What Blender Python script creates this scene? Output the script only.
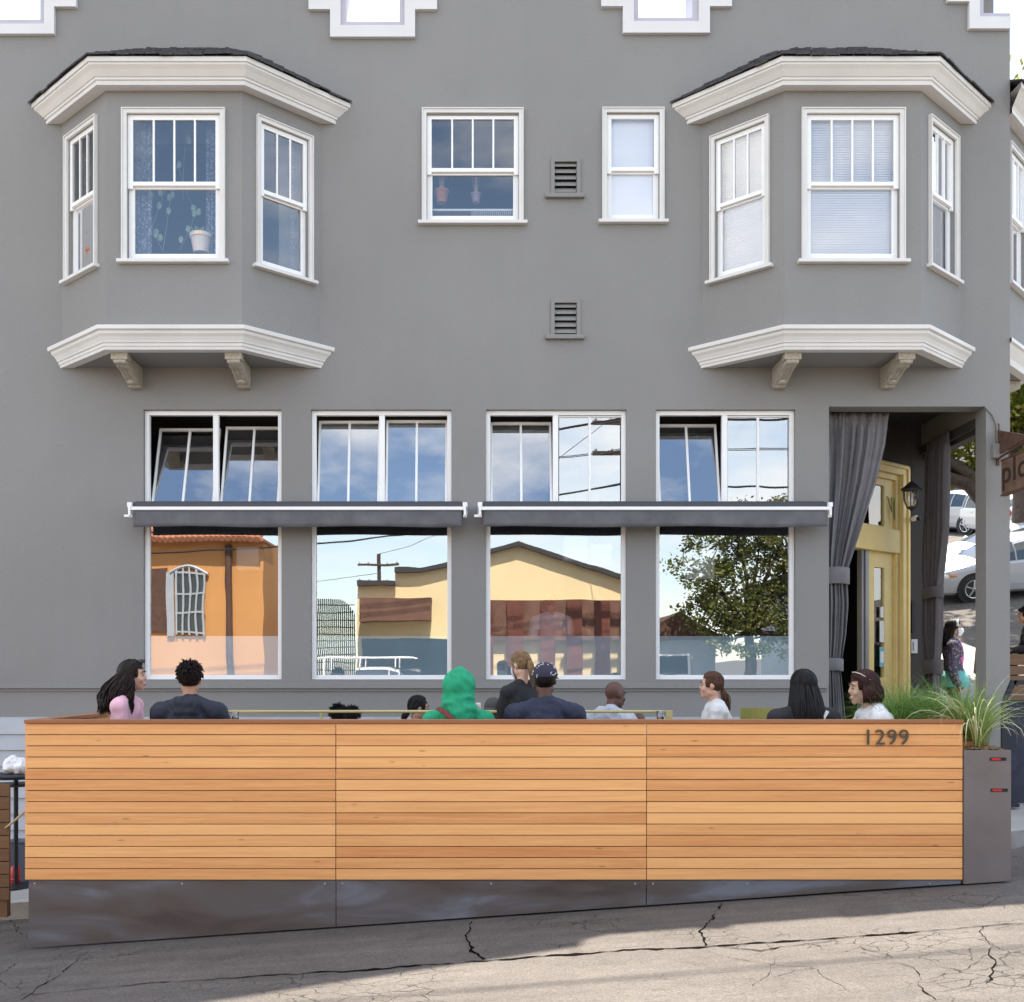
import bpy, bmesh, math, random
from mathutils import Vector, Matrix, noise
R = math.radians
PI = math.pi
random.seed(7)
scene = bpy.context.scene
for o in list(bpy.data.objects):
    bpy.data.objects.remove(o)

# ------------------------------------------------------------------ camera
F = 1059.0; CX = 478.0; CY = 674.0; CAMD = 13.3; EYE = 2.0
cam_data = bpy.data.cameras.new('camera')
cam = bpy.data.objects.new('camera', cam_data)
scene.collection.objects.link(cam)
cam.location = (0, -CAMD, EYE)
cam.rotation_euler = (R(90), 0, 0)
cam_data.sensor_width = 36.0
cam_data.lens = 36.0 * F / 1024.0
cam_data.shift_x = (512 - CX) / 1024.0
cam_data.shift_y = (CY - 501) / 1024.0
cam_data.clip_end = 2000
scene.camera = cam

# ------------------------------------------------------------------ light
SUN_EL = 61.0; SUN_AZ = 11.0          # azimuth measured from +Y towards +X
world = bpy.data.worlds.new('World'); scene.world = world; world.use_nodes = True
nt = world.node_tree; nt.nodes.clear()
wo = nt.nodes.new('ShaderNodeOutputWorld'); bg = nt.nodes.new('ShaderNodeBackground')
sky = nt.nodes.new('ShaderNodeTexSky'); sky.sky_type = 'NISHITA'; sky.sun_disc = False
sky.sun_elevation = R(SUN_EL); sky.sun_rotation = R(SUN_AZ)
sky.air_density = 1.0; sky.dust_density = .7; sky.ozone_density = 1.0
tc = nt.nodes.new('ShaderNodeTexCoord'); mp = nt.nodes.new('ShaderNodeMapping')
mp.inputs['Scale'].default_value = (1.0, 1.0, 2.6)
ns = nt.nodes.new('ShaderNodeTexNoise'); ns.inputs['Scale'].default_value = 2.3
ns.inputs['Detail'].default_value = 7; ns.inputs['Roughness'].default_value = 0.6
cr = nt.nodes.new('ShaderNodeValToRGB')
cr.color_ramp.elements[0].position = 0.43; cr.color_ramp.elements[1].position = 0.66
mx = nt.nodes.new('ShaderNodeMixRGB')
mx.inputs['Color2'].default_value = (6.0, 6.0, 6.1, 1)
nt.links.new(tc.outputs['Generated'], mp.inputs['Vector']); nt.links.new(mp.outputs[0], ns.inputs['Vector'])
nt.links.new(ns.outputs['Fac'], cr.inputs[0]); nt.links.new(cr.outputs[0], mx.inputs['Fac'])
nt.links.new(sky.outputs[0], mx.inputs['Color1']); nt.links.new(mx.outputs[0], bg.inputs['Color'])
bg.inputs['Strength'].default_value = 0.15
nt.links.new(bg.outputs[0], wo.inputs['Surface'])

sd = bpy.data.lights.new('sun', 'SUN'); sd.energy = 4.7; sd.angle = R(0.5); sd.color = (1.0, 0.94, 0.86)
sun = bpy.data.objects.new('sun', sd); scene.collection.objects.link(sun)
_s = Vector((math.cos(R(SUN_EL)) * math.sin(R(SUN_AZ)), math.cos(R(SUN_EL)) * math.cos(R(SUN_AZ)), math.sin(R(SUN_EL))))
sun.rotation_euler = _s.to_track_quat('Z', 'Y').to_euler()
sun.location = (20, 30, 40)
vs = scene.view_settings
vs.view_transform = 'Standard'; vs.look = 'None'; vs.gamma = 1.0; vs.use_curve_mapping = False
vs.exposure = 1.68
vs.use_white_balance = True; vs.white_balance_temperature = 6950; vs.white_balance_tint = 8.0

# ------------------------------------------------------------------ helpers
def W(px, py, d):
    """measured point of the survey: image column, row and depth from the camera"""
    return Vector(((px - CX) * d / F, d - CAMD, EYE + (CY - py) * d / F))
def XF(px, d=CAMD): return (px - CX) * d / F
def ZF(py, d=CAMD): return EYE + (CY - py) * d / F

class MB:
    def __init__(s): s.v = []; s.f = []; s.m = []; s.mi = 0; s.M = None
    def add(s, verts, faces):
        n = len(s.v)
        for v in verts:
            v = Vector(v)
            s.v.append(s.M @ v if s.M is not None else v)
        for f in faces:
            s.f.append([i + n for i in f]); s.m.append(s.mi)
    def box(s, x0, x1, y0, y1, z0, z1):
        if x0 > x1: x0, x1 = x1, x0
        if y0 > y1: y0, y1 = y1, y0
        if z0 > z1: z0, z1 = z1, z0
        s.add([(x0,y0,z0),(x1,y0,z0),(x1,y1,z0),(x0,y1,z0),(x0,y0,z1),(x1,y0,z1),(x1,y1,z1),(x0,y1,z1)],
              [(0,3,2,1),(4,5,6,7),(0,1,5,4),(1,2,6,5),(2,3,7,6),(3,0,4,7)])
        return s
    def quad(s, a, b, c, d): s.add([a,b,c,d], [(0,1,2,3)]); return s
    def prism(s, poly, axis, a, b):
        """poly 2D extruded along axis from a to b. axis x: poly=(y,z); y: (x,z); z: (x,y)"""
        def P(p, t):
            return {'x': (t, p[0], p[1]), 'y': (p[0], t, p[1]), 'z': (p[0], p[1], t)}[axis]
        n = len(poly)
        s.add([P(p, a) for p in poly] + [P(p, b) for p in poly],
              [tuple(range(n))[::-1], tuple(range(n, 2*n))] + [(i, (i+1) % n, (i+1) % n + n, i + n) for i in range(n)])
        return s
    def tube(s, pts, r, seg=8, cap=True, flat=1.0):
        pts = [Vector(p) for p in pts]; n = len(pts)
        rr = r if isinstance(r, (list, tuple)) else [r] * n
        V = []; up = None
        for i, p in enumerate(pts):
            t = (pts[min(i+1, n-1)] - pts[max(i-1, 0)])
            if t.length < 1e-9: t = Vector((0,0,1))
            t.normalize()
            if up is None:
                up = Vector((0,0,1)) if abs(t.z) < .9 else Vector((1,0,0))
            a = t.cross(up)
            if a.length < 1e-6: a = t.cross(Vector((1,0,0)))
            a.normalize(); b = a.cross(t).normalized(); up = b
            for k in range(seg):
                an = 2*PI*k/seg
                V.append(p + (a*math.cos(an) + b*math.sin(an)*flat)*rr[i])
        Fc = []
        for i in range(n-1):
            for k in range(seg):
                k2 = (k+1) % seg
                Fc.append((i*seg+k, i*seg+k2, (i+1)*seg+k2, (i+1)*seg+k))
        if cap:
            Fc.append(tuple(range(seg))[::-1]); Fc.append(tuple(range((n-1)*seg, n*seg)))
        s.add(V, Fc); return s
    def lathe(s, prof, c=(0,0,0), seg=20, axis='z'):
        V = []; n = len(prof)
        for (r, h) in prof:
            for k in range(seg):
                an = 2*PI*k/seg; a, b = r*math.cos(an), r*math.sin(an)
                p = {'z': (a, b, h), 'y': (a, h, b), 'x': (h, a, b)}[axis]
                V.append((p[0]+c[0], p[1]+c[1], p[2]+c[2]))
        Fc = [(i*seg+k, i*seg+(k+1) % seg, (i+1)*seg+(k+1) % seg, (i+1)*seg+k) for i in range(n-1) for k in range(seg)]
        if prof[0][0] > 1e-5: Fc.append(tuple(range(seg))[::-1])
        if prof[-1][0] > 1e-5: Fc.append(tuple(range((n-1)*seg, n*seg)))
        s.add(V, Fc); return s
    def ell(s, c, r, M=None, nu=14, nv=9):
        c = Vector(c); V = []; Fc = []
        if isinstance(r, (int, float)): r = (r, r, r)
        for j in range(nv+1):
            th = PI*j/nv
            if j in (0, nv):
                V.append(Vector((0,0,r[2]*math.cos(th))))
            else:
                for k in range(nu):
                    ph = 2*PI*k/nu
                    V.append(Vector((r[0]*math.sin(th)*math.cos(ph), r[1]*math.sin(th)*math.sin(ph), r[2]*math.cos(th))))
        def id_(j, k):
            if j == 0: return 0
            if j == nv: return len(V)-1
            return 1+(j-1)*nu+k % nu
        for j in range(nv):
            for k in range(nu):
                if j == 0: Fc.append((0, id_(1,k), id_(1,k+1)))
                elif j == nv-1: Fc.append((id_(j,k), len(V)-1, id_(j,k+1)))
                else: Fc.append((id_(j,k), id_(j+1,k), id_(j+1,k+1), id_(j,k+1)))
        if M is not None: V = [M @ v for v in V]
        s.add([v + c for v in V], Fc); return s
    def cap(s, p0, p1, r0, r1=None, nu=12):
        r1 = r0 if r1 is None else r1
        p0 = Vector(p0); p1 = Vector(p1); t = p1-p0; L = t.length
        if L < 1e-6: return s.ell(p0, r0, nu=nu)
        t.normalize(); prof = []
        for k in range(0, 5): a = -PI/2 + k*PI/8*1.0; prof.append((max(r0*math.cos(a), 1e-5), r0*math.sin(a)))
        for k in range(0, 5): a = k*PI/8; prof.append((max(r1*math.cos(a), 1e-5), L + r1*math.sin(a)))
        q = t.to_track_quat('Z', 'Y').to_matrix()
        V = []
        for (r, h) in prof:
            for k in range(nu):
                an = 2*PI*k/nu
                V.append(p0 + q @ Vector((r*math.cos(an), r*math.sin(an), h)))
        n = len(prof)
        Fc = [(i*nu+k, i*nu+(k+1) % nu, (i+1)*nu+(k+1) % nu, (i+1)*nu+k) for i in range(n-1) for k in range(nu)]
        Fc.append(tuple(range(nu))[::-1]); Fc.append(tuple(range((n-1)*nu, n*nu)))
        s.add(V, Fc); return s
    def mesh(s, name, off=None, smooth=False):
        me = bpy.data.meshes.new(name)
        off = Vector(off) if off is not None else Vector((0,0,0))
        me.from_pydata([tuple(v-off) for v in s.v], [], s.f)
        for p, m in zip(me.polygons, s.m): p.material_index = m
        bm = bmesh.new(); bm.from_mesh(me); bmesh.ops.recalc_face_normals(bm, faces=bm.faces); bm.to_mesh(me); bm.free()
        if smooth:
            for p in me.polygons: p.use_smooth = True
        me.update(); return me

def link(o): scene.collection.objects.link(o); return o
def tag(o, label=None, cat=None, group=None, kind=None):
    if label: o['label'] = label
    if cat: o['category'] = cat
    if group: o['group'] = group
    if kind: o['kind'] = kind
    return o
def thing(name, label, cat, loc=(0,0,0), group=None, rz=0):
    o = bpy.data.objects.new(name, None); link(o); o.location = loc; o.rotation_euler = (0,0,rz)
    o.empty_display_size = .2
    return tag(o, label, cat, group)
def root_of(o):
    while o.parent: o = o.parent
    return o
def put(name, mb, mats, parent=None, smooth=False, local=False, bevel=0, origin=None, sharp=None):
    """link the collected shapes as ONE mesh; coordinates are world unless local"""
    off = None
    if parent is not None and not local: off = root_of(parent).location
    if parent is None and origin is not None: off = Vector(origin)
    me = mb.mesh(name, off, smooth)
    o = bpy.data.objects.new(name, me); link(o)
    if parent is not None: o.parent = parent
    elif off is not None: o.location = off
    for m in (mats if isinstance(mats, (list, tuple)) else [mats]): me.materials.append(m)
    if bevel:
        b = o.modifiers.new('bevel', 'BEVEL'); b.width = bevel; b.segments = 2; b.limit_method = 'ANGLE'; b.angle_limit = R(40)
        b.harden_normals = False
    if sharp:
        try: me.set_sharp_from_angle(angle=R(sharp))
        except Exception: pass
    return o
def copy_tree(o, parent=None):
    c = o.copy(); link(c); c.parent = parent
    for ch in list(o.children): copy_tree(ch, c)
    return c
def bake(o, mods):
    """apply modifiers to the mesh datablock"""
    for fn in mods: fn(o)
    dg = bpy.context.evaluated_depsgraph_get(); dg.update()
    me = bpy.data.meshes.new_from_object(o.evaluated_get(dg))
    mats = [m for m in o.data.materials]
    o.modifiers.clear(); o.data = me
    if len(me.materials) == 0:
        for m in mats: me.materials.append(m)
    return o

# ------------------------------------------------------------------ materials
def new_mat(name):
    m = bpy.data.materials.new(name); m.use_nodes = True
    n = m.node_tree; b = n.nodes['Principled BSDF']; return m, n, b
def plain(name, col, rough=.6, metal=0, spec=.5, var=.06, vscale=3.0, bump=0, bscale=60, sheen=0):
    m, n, b = new_mat(name)
    b.inputs['Roughness'].default_value = rough; b.inputs['Metallic'].default_value = metal
    b.inputs['Specular IOR Level'].default_value = spec
    
    tcn = n.nodes.new('ShaderNodeTexCoord')
    if var:
        nz = n.nodes.new('ShaderNodeTexNoise'); nz.inputs['Scale'].default_value = vscale; nz.inputs['Detail'].default_value = 5
        r = n.nodes.new('ShaderNodeMapRange'); r.inputs['From Min'].default_value = .3; r.inputs['From Max'].default_value = .7
        r.inputs['To Min'].default_value = 1-var; r.inputs['To Max'].default_value = 1+var
        h = n.nodes.new('ShaderNodeMixRGB'); h.blend_type = 'MULTIPLY'; h.inputs['Fac'].default_value = 1
        h.inputs['Color1'].default_value = (*col, 1)
        n.links.new(tcn.outputs['Object'], nz.inputs['Vector']); n.links.new(nz.outputs['Fac'], r.inputs['Value'])
        n.links.new(r.outputs[0], h.inputs['Color2']); n.links.new(h.outputs[0], b.inputs['Base Color'])
    else: b.inputs['Base Color'].default_value = (*col, 1)
    if bump:
        nz2 = n.nodes.new('ShaderNodeTexNoise'); nz2.inputs['Scale'].default_value = bscale; nz2.inputs['Detail'].default_value = 4
        bp = n.nodes.new('ShaderNodeBump'); bp.inputs['Strength'].default_value = bump; bp.inputs['Distance'].default_value = .01
        n.links.new(tcn.outputs['Object'], nz2.inputs['Vector']); n.links.new(nz2.outputs['Fac'], bp.inputs['Height'])
        n.links.new(bp.outputs[0], b.inputs['Normal'])
    return m
M = {}
M['white'] = plain('white_vinyl', (.87,.87,.87), .35, var=.02)
M['trim'] = plain('cream_grey_trim', (.68,.665,.645), .55, var=.05, vscale=2)
M['lavender'] = plain('painted_flashing', (.46,.44,.50), .5)
M['parapet'] = plain('parapet_trim_paint', (.66,.65,.65), .6, var=.04, vscale=2)
M['corbel'] = plain('carved_stone', (.42,.38,.32), .8, var=.2, vscale=30, bump=.6, bscale=45)
M['shingle'] = plain('asphalt_shingle', (.05,.048,.052), .9, var=.35, vscale=25, bump=.5)
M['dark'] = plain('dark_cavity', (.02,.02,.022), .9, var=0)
M['interior'] = plain('interior_plaster', (.16,.13,.11), .8, var=.1)
M['intfloor'] = plain('interior_boards', (.12,.075,.045), .5, var=.2)
M['awn'] = plain('charcoal_awning_fabric', (.125,.125,.137), .85, var=.18, vscale=5, bump=.8, bscale=5)
M['awncase'] = plain('dark_awning_case', (.05,.05,.06), .5)
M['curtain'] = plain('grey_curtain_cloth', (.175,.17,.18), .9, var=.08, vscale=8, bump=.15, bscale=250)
M['curtainshaded'] = plain('shaded_curtain_cloth', (.085,.075,.08), .9, var=.08, vscale=8)  # grey curtain cloth again, the entry's shade put into its colour
M['black'] = plain('black_metal', (.02,.02,.022), .4, metal=.3)
M['blackp'] = plain('black_plastic', (.015,.017,.025), .6)
M['steel'] = plain('galvanised_steel', (.45,.46,.48), .4, metal=.8)
M['yellow'] = plain('yellow_door_paint', (.78,.60,.25), .45, var=.05, vscale=4)
M['paper'] = plain('paper', (.8,.8,.78), .7, var=0)
M['teal'] = plain('teal_print', (.2,.5,.55), .6, var=0)
M['red'] = plain('red_plastic', (.5,.01,.015), .35)
M['tyre'] = plain('tyre_rubber', (.02,.02,.02), .8)
M['rim'] = plain('alloy_rim', (.55,.56,.58), .3, metal=.7)
M['soil'] = plain('mulch', (.16,.10,.04), .95, var=.5, vscale=60, bump=1, bscale=70)
M['siding'] = plain('pale_grey_siding', (.40,.42,.46), .55)
M['metalrail'] = plain('yellow_enamel_rail', (.50,.44,.20), .4)
M['terracotta'] = plain('terracotta', (.42,.17,.09), .7)
M['cream'] = plain('cream_ceramic', (.65,.55,.45), .5)
M['glassware'] = plain('clear_tumbler', (.6,.65,.68), .1)
M['blind'] = plain('white_blind_slat', (.93,.93,.95), .5, var=.02)
M['plantgreen'] = plain('houseplant_leaf', (.14,.20,.12), .5, var=.3, vscale=30)
M['drygrass'] = plain('dried_grass', (.45,.33,.2), .8, var=.2)
M['curb'] = plain('concrete_curb', (.34,.33,.31), .85, var=.18, vscale=5, bump=.4)
M['olive'] = plain('olive_chair_paint', (.26,.25,.06), .5)
M['bulb'] = plain('lantern_glass', (.55,.52,.48), .15, var=.1)

def stucco(name, col, bump=.55, var=.055):
    m, n, b = new_mat(name); L = n.links.new
    t = n.nodes.new('ShaderNodeTexCoord')
    n1 = n.nodes.new('ShaderNodeTexNoise'); n1.inputs['Scale'].default_value = .55; n1.inputs['Detail'].default_value = 4
    n2 = n.nodes.new('ShaderNodeTexNoise'); n2.inputs['Scale'].default_value = 48; n2.inputs['Detail'].default_value = 6; n2.inputs['Roughness'].default_value = .7
    mpn = n.nodes.new('ShaderNodeMapping'); mpn.inputs['Scale'].default_value = (5, 5, .35)
    n3 = n.nodes.new('ShaderNodeTexNoise'); n3.inputs['Scale'].default_value = 1.2; n3.inputs['Detail'].default_value = 6
    L(t.outputs['Object'], n1.inputs[0]); L(t.outputs['Object'], n2.inputs[0]); L(t.outputs['Object'], mpn.inputs[0]); L(mpn.outputs[0], n3.inputs[0])
    def mr(src, a, bb):
        r = n.nodes.new('ShaderNodeMapRange'); r.inputs['From Min'].default_value = .3; r.inputs['From Max'].default_value = .7
        r.inputs['To Min'].default_value = a; r.inputs['To Max'].default_value = bb; L(src, r.inputs['Value']); return r.outputs[0]
    def mul(a, bb):
        x = n.nodes.new('ShaderNodeMath'); x.operation = 'MULTIPLY'; L(a, x.inputs[0]); L(bb, x.inputs[1]); return x.outputs[0]
    f = mul(mul(mr(n1.outputs['Fac'], 1-var, 1+var), mr(n2.outputs['Fac'], .92, 1.08)), mr(n3.outputs['Fac'], .99, 1.01))
    h = n.nodes.new('ShaderNodeMixRGB'); h.blend_type = 'MULTIPLY'; h.inputs['Fac'].default_value = 1; h.inputs['Color1'].default_value = (*col, 1)
    L(f, h.inputs['Color2']); L(h.outputs[0], b.inputs['Base Color'])
    b.inputs['Roughness'].default_value = .75; b.inputs['Specular IOR Level'].default_value = .3
    bp = n.nodes.new('ShaderNodeBump'); bp.inputs['Strength'].default_value = bump; bp.inputs['Distance'].default_value = .006
    L(n2.outputs['Fac'], bp.inputs['Height']); L(bp.outputs[0], b.inputs['Normal'])
    return m
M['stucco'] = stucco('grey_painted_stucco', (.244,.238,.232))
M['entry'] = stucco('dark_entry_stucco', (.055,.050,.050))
M['orange'] = stucco('orange_stucco', (.62,.30,.11))
M['ywall'] = stucco('yellow_stucco', (.85,.68,.40))
M['creamwall'] = stucco('cream_stucco', (.62,.58,.50))

def glass(name, refl=.12, tint=(.75,.8,.85), wav=.0):
    m, n, b = new_mat(name); n.nodes.remove(b); L = n.links.new
    out = n.nodes['Material Output']
    tr = n.nodes.new('ShaderNodeBsdfTransparent'); tr.inputs[0].default_value = (*tint, 1)
    gl = n.nodes.new('ShaderNodeBsdfGlossy'); gl.inputs['Roughness'].default_value = 0.0; gl.inputs['Color'].default_value = (.97,.98,1,1)
    fr = n.nodes.new('ShaderNodeFresnel'); fr.inputs['IOR'].default_value = 1.35
    ad = n.nodes.new('ShaderNodeMath'); ad.operation = 'ADD'; ad.inputs[1].default_value = refl; ad.use_clamp = True
    mxs = n.nodes.new('ShaderNodeMixShader')
    L(fr.outputs[0], ad.inputs[0]); L(ad.outputs[0], mxs.inputs[0]); L(tr.outputs[0], mxs.inputs[1]); L(gl.outputs[0], mxs.inputs[2]); L(mxs.outputs[0], out.inputs['Surface'])
    if wav:
        t = n.nodes.new('ShaderNodeTexCoord'); nz = n.nodes.new('ShaderNodeTexNoise'); nz.inputs['Scale'].default_value = 1.6; nz.inputs['Detail'].default_value = 1
        bp = n.nodes.new('ShaderNodeBump'); bp.inputs['Strength'].default_value = 1; bp.inputs['Distance'].default_value = wav
        L(t.outputs['Object'], nz.inputs[0]); L(nz.outputs['Fac'], bp.inputs['Height']); L(bp.outputs[0], gl.inputs['Normal'])
    return m
M['shopglass'] = glass('storefront_glass', .33, (.80,.83,.85), .0008)
M['sashglass'] = glass('sash_glass', .13, (.95,.96,.98), .0006)
M['carglass'] = plain('car_glass', (.02,.03,.04), .05, spec=.8, var=0)

def film():
    m, n, b = new_mat('frosted_window_film'); L = n.links.new
    b.inputs['Base Color'].default_value = (.58,.76,.84,1); b.inputs['Roughness'].default_value = .5
    tr = n.nodes.new('ShaderNodeBsdfTransparent'); ms = n.nodes.new('ShaderNodeMixShader'); ms.inputs[0].default_value = .95
    L(tr.outputs[0], ms.inputs[1]); L(b.outputs[0], ms.inputs[2]); L(ms.outputs[0], n.nodes['Material Output'].inputs['Surface'])
    return m
M['film'] = film()
def sheer():
    m, n, b = new_mat('sheer_curtain'); L = n.links.new
    b.inputs['Base Color'].default_value = (.5,.52,.62,1); b.inputs['Roughness'].default_value = .9
    tr = n.nodes.new('ShaderNodeBsdfTransparent'); ms = n.nodes.new('ShaderNodeMixShader')
    t = n.nodes.new('ShaderNodeTexCoord'); nz = n.nodes.new('ShaderNodeTexVoronoi'); nz.inputs['Scale'].default_value = 26
    r = n.nodes.new('ShaderNodeMapRange'); r.inputs['To Min'].default_value = .75; r.inputs['To Max'].default_value = .2; r.inputs['From Max'].default_value = .6
    L(t.outputs['Object'], nz.inputs['Vector']); L(nz.outputs['Distance'], r.inputs['Value']); L(r.outputs[0], ms.inputs[0])
    L(tr.outputs[0], ms.inputs[1]); L(b.outputs[0], ms.inputs[2]); L(ms.outputs[0], n.nodes['Material Output'].inputs['Surface'])
    return m
M['sheer'] = sheer()

def wood(name, base, dark, pitch, zoff, panel, grain=1.0, rough=.5, var=.5):
    """horizontal boards: each board its own tone and grain"""
    m, n, b = new_mat(name); L = n.links.new
    g = n.nodes.new('ShaderNodeNewGeometry'); sp = n.nodes.new('ShaderNodeSeparateXYZ'); L(g.outputs['Position'], sp.inputs[0])
    def math_(op, a, bb=None):
        x = n.nodes.new('ShaderNodeMath'); x.operation = op
        for i, q in enumerate((a, bb)):
            if q is None: continue
            if isinstance(q, (int, float)): x.inputs[i].default_value = q
            else: L(q, x.inputs[i])
        return x.outputs[0]
    row = math_('FLOOR', math_('DIVIDE', math_('SUBTRACT', sp.outputs['Z'], zoff), pitch))
    col = math_('FLOOR', math_('DIVIDE', math_('ADD', sp.outputs['X'], 100-panel[0] if False else -panel[0]), panel[1]))
    cmb = n.nodes.new('ShaderNodeCombineXYZ'); L(row, cmb.inputs[0]); L(col, cmb.inputs[1])
    wn = n.nodes.new('ShaderNodeTexWhiteNoise'); L(cmb.outputs[0], wn.inputs['Vector'])
    gx = math_('ADD', math_('MULTIPLY', sp.outputs['X'], .9), math_('MULTIPLY', wn.outputs['Value'], 37))
    gy = math_('MULTIPLY', sp.outputs['Y'], 20.0); gz = math_('ADD', math_('MULTIPLY', sp.outputs['Z'], 26.0), math_('MULTIPLY', wn.outputs['Value'], 91))
    gc = n.nodes.new('ShaderNodeCombineXYZ'); L(gx, gc.inputs[0]); L(gy, gc.inputs[1]); L(gz, gc.inputs[2])
    nz = n.nodes.new('ShaderNodeTexNoise'); nz.inputs['Scale'].default_value = 1.3; nz.inputs['Detail'].default_value = 8; nz.inputs['Roughness'].default_value = .65; nz.inputs['Distortion'].default_value = .5
    L(gc.outputs[0], nz.inputs['Vector'])
    fine = n.nodes.new('ShaderNodeTexNoise'); fine.inputs['Scale'].default_value = 7; fine.inputs['Detail'].default_value = 4
    L(gc.outputs[0], fine.inputs['Vector'])
    vor = n.nodes.new('ShaderNodeTexVoronoi'); vor.inputs['Scale'].default_value = 1.0
    kc = n.nodes.new('ShaderNodeCombineXYZ'); L(math_('MULTIPLY', gx, 2.4), kc.inputs[0]); L(math_('MULTIPLY', gz, .42), kc.inputs[2]); L(kc.outputs[0], vor.inputs['Vector'])
    knot = n.nodes.new('ShaderNodeMapRange'); knot.inputs['From Min'].default_value = .03; knot.inputs['From Max'].default_value = .08; knot.inputs['To Min'].default_value = .45; knot.inputs['To Max'].default_value = 1
    L(vor.outputs['Distance'], knot.inputs['Value'])
    f = math_('ADD', math_('MULTIPLY', math_('SUBTRACT', nz.outputs['Fac'], .5), 1.3*grain), math_('MULTIPLY', math_('SUBTRACT', wn.outputs['Value'], .5), var))
    f = math_('ADD', f, math_('MULTIPLY', math_('SUBTRACT', fine.outputs['Fac'], .5), .5*grain))
    f = math_('ADD', f, .42)
    mxn = n.nodes.new('ShaderNodeMixRGB'); mxn.inputs['Color1'].default_value = (*base, 1); mxn.inputs['Color2'].default_value = (*dark, 1)
    cl = n.nodes.new('ShaderNodeClamp'); L(f, cl.inputs[0]); L(cl.outputs[0], mxn.inputs['Fac'])
    m2 = n.nodes.new('ShaderNodeMixRGB'); m2.blend_type = 'MULTIPLY'; m2.inputs['Fac'].default_value = .8
    L(mxn.outputs[0], m2.inputs['Color1']); L(knot.outputs[0], m2.inputs['Color2']); L(m2.outputs[0], b.inputs['Base Color'])
    b.inputs['Roughness'].default_value = rough; b.inputs['Specular IOR Level'].default_value = .35
    bp = n.nodes.new('ShaderNodeBump'); bp.inputs['Strength'].default_value = .15; bp.inputs['Distance'].default_value = .003
    L(nz.outputs['Fac'], bp.inputs['Height']); L(bp.outputs[0], b.inputs['Normal'])
    return m
# ------------------------------------------------------------------ ground
def sstep(a, b, x):
    t = max(0, min(1, (x-a)/(b-a))); return t*t*(3-2*t)
def base_z(X, Y):
    s = .232*max(0, Y)*sstep(5.6, 6.7, X) if Y > 0 else 0
    return .082 + .069*max(-60, min(60, X)) + s
def curb_dist(X, Y):
    qx, qy = X-4.0, 2.8-Y
    if qx > 0 and qy > 0: return math.hypot(qx, qy)-5.8
    return max(qx, qy)-5.8
def road_rel(d):
    if d < 0: return -.30 if d < -.1 else -.16
    P = [(0,-.16),(2,0),(5,.12),(9,.25),(14,.6),(500,.6)]
    for (a, u), (b, v) in zip(P, P[1:]):
        if d <= b: return u+(v-u)*(d-a)/(b-a)
    return .6
def road_z(X, Y):
    r = road_rel(curb_dist(X, Y))
    if r > 0: r *= 1-sstep(-3, 1, Y)
    return base_z(X, Y)+r
def side_z(X, Y): return base_z(X, Y)
def on_road(px, py):
    d = 7.0
    for _ in range(60):
        X = (px-CX)*d/F; z = road_z(X, d-CAMD)
        d += .5*((EYE-z)*F/(py-CY)-d)
    return Vector((X, d-CAMD, road_z(X, d-CAMD)))

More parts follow.
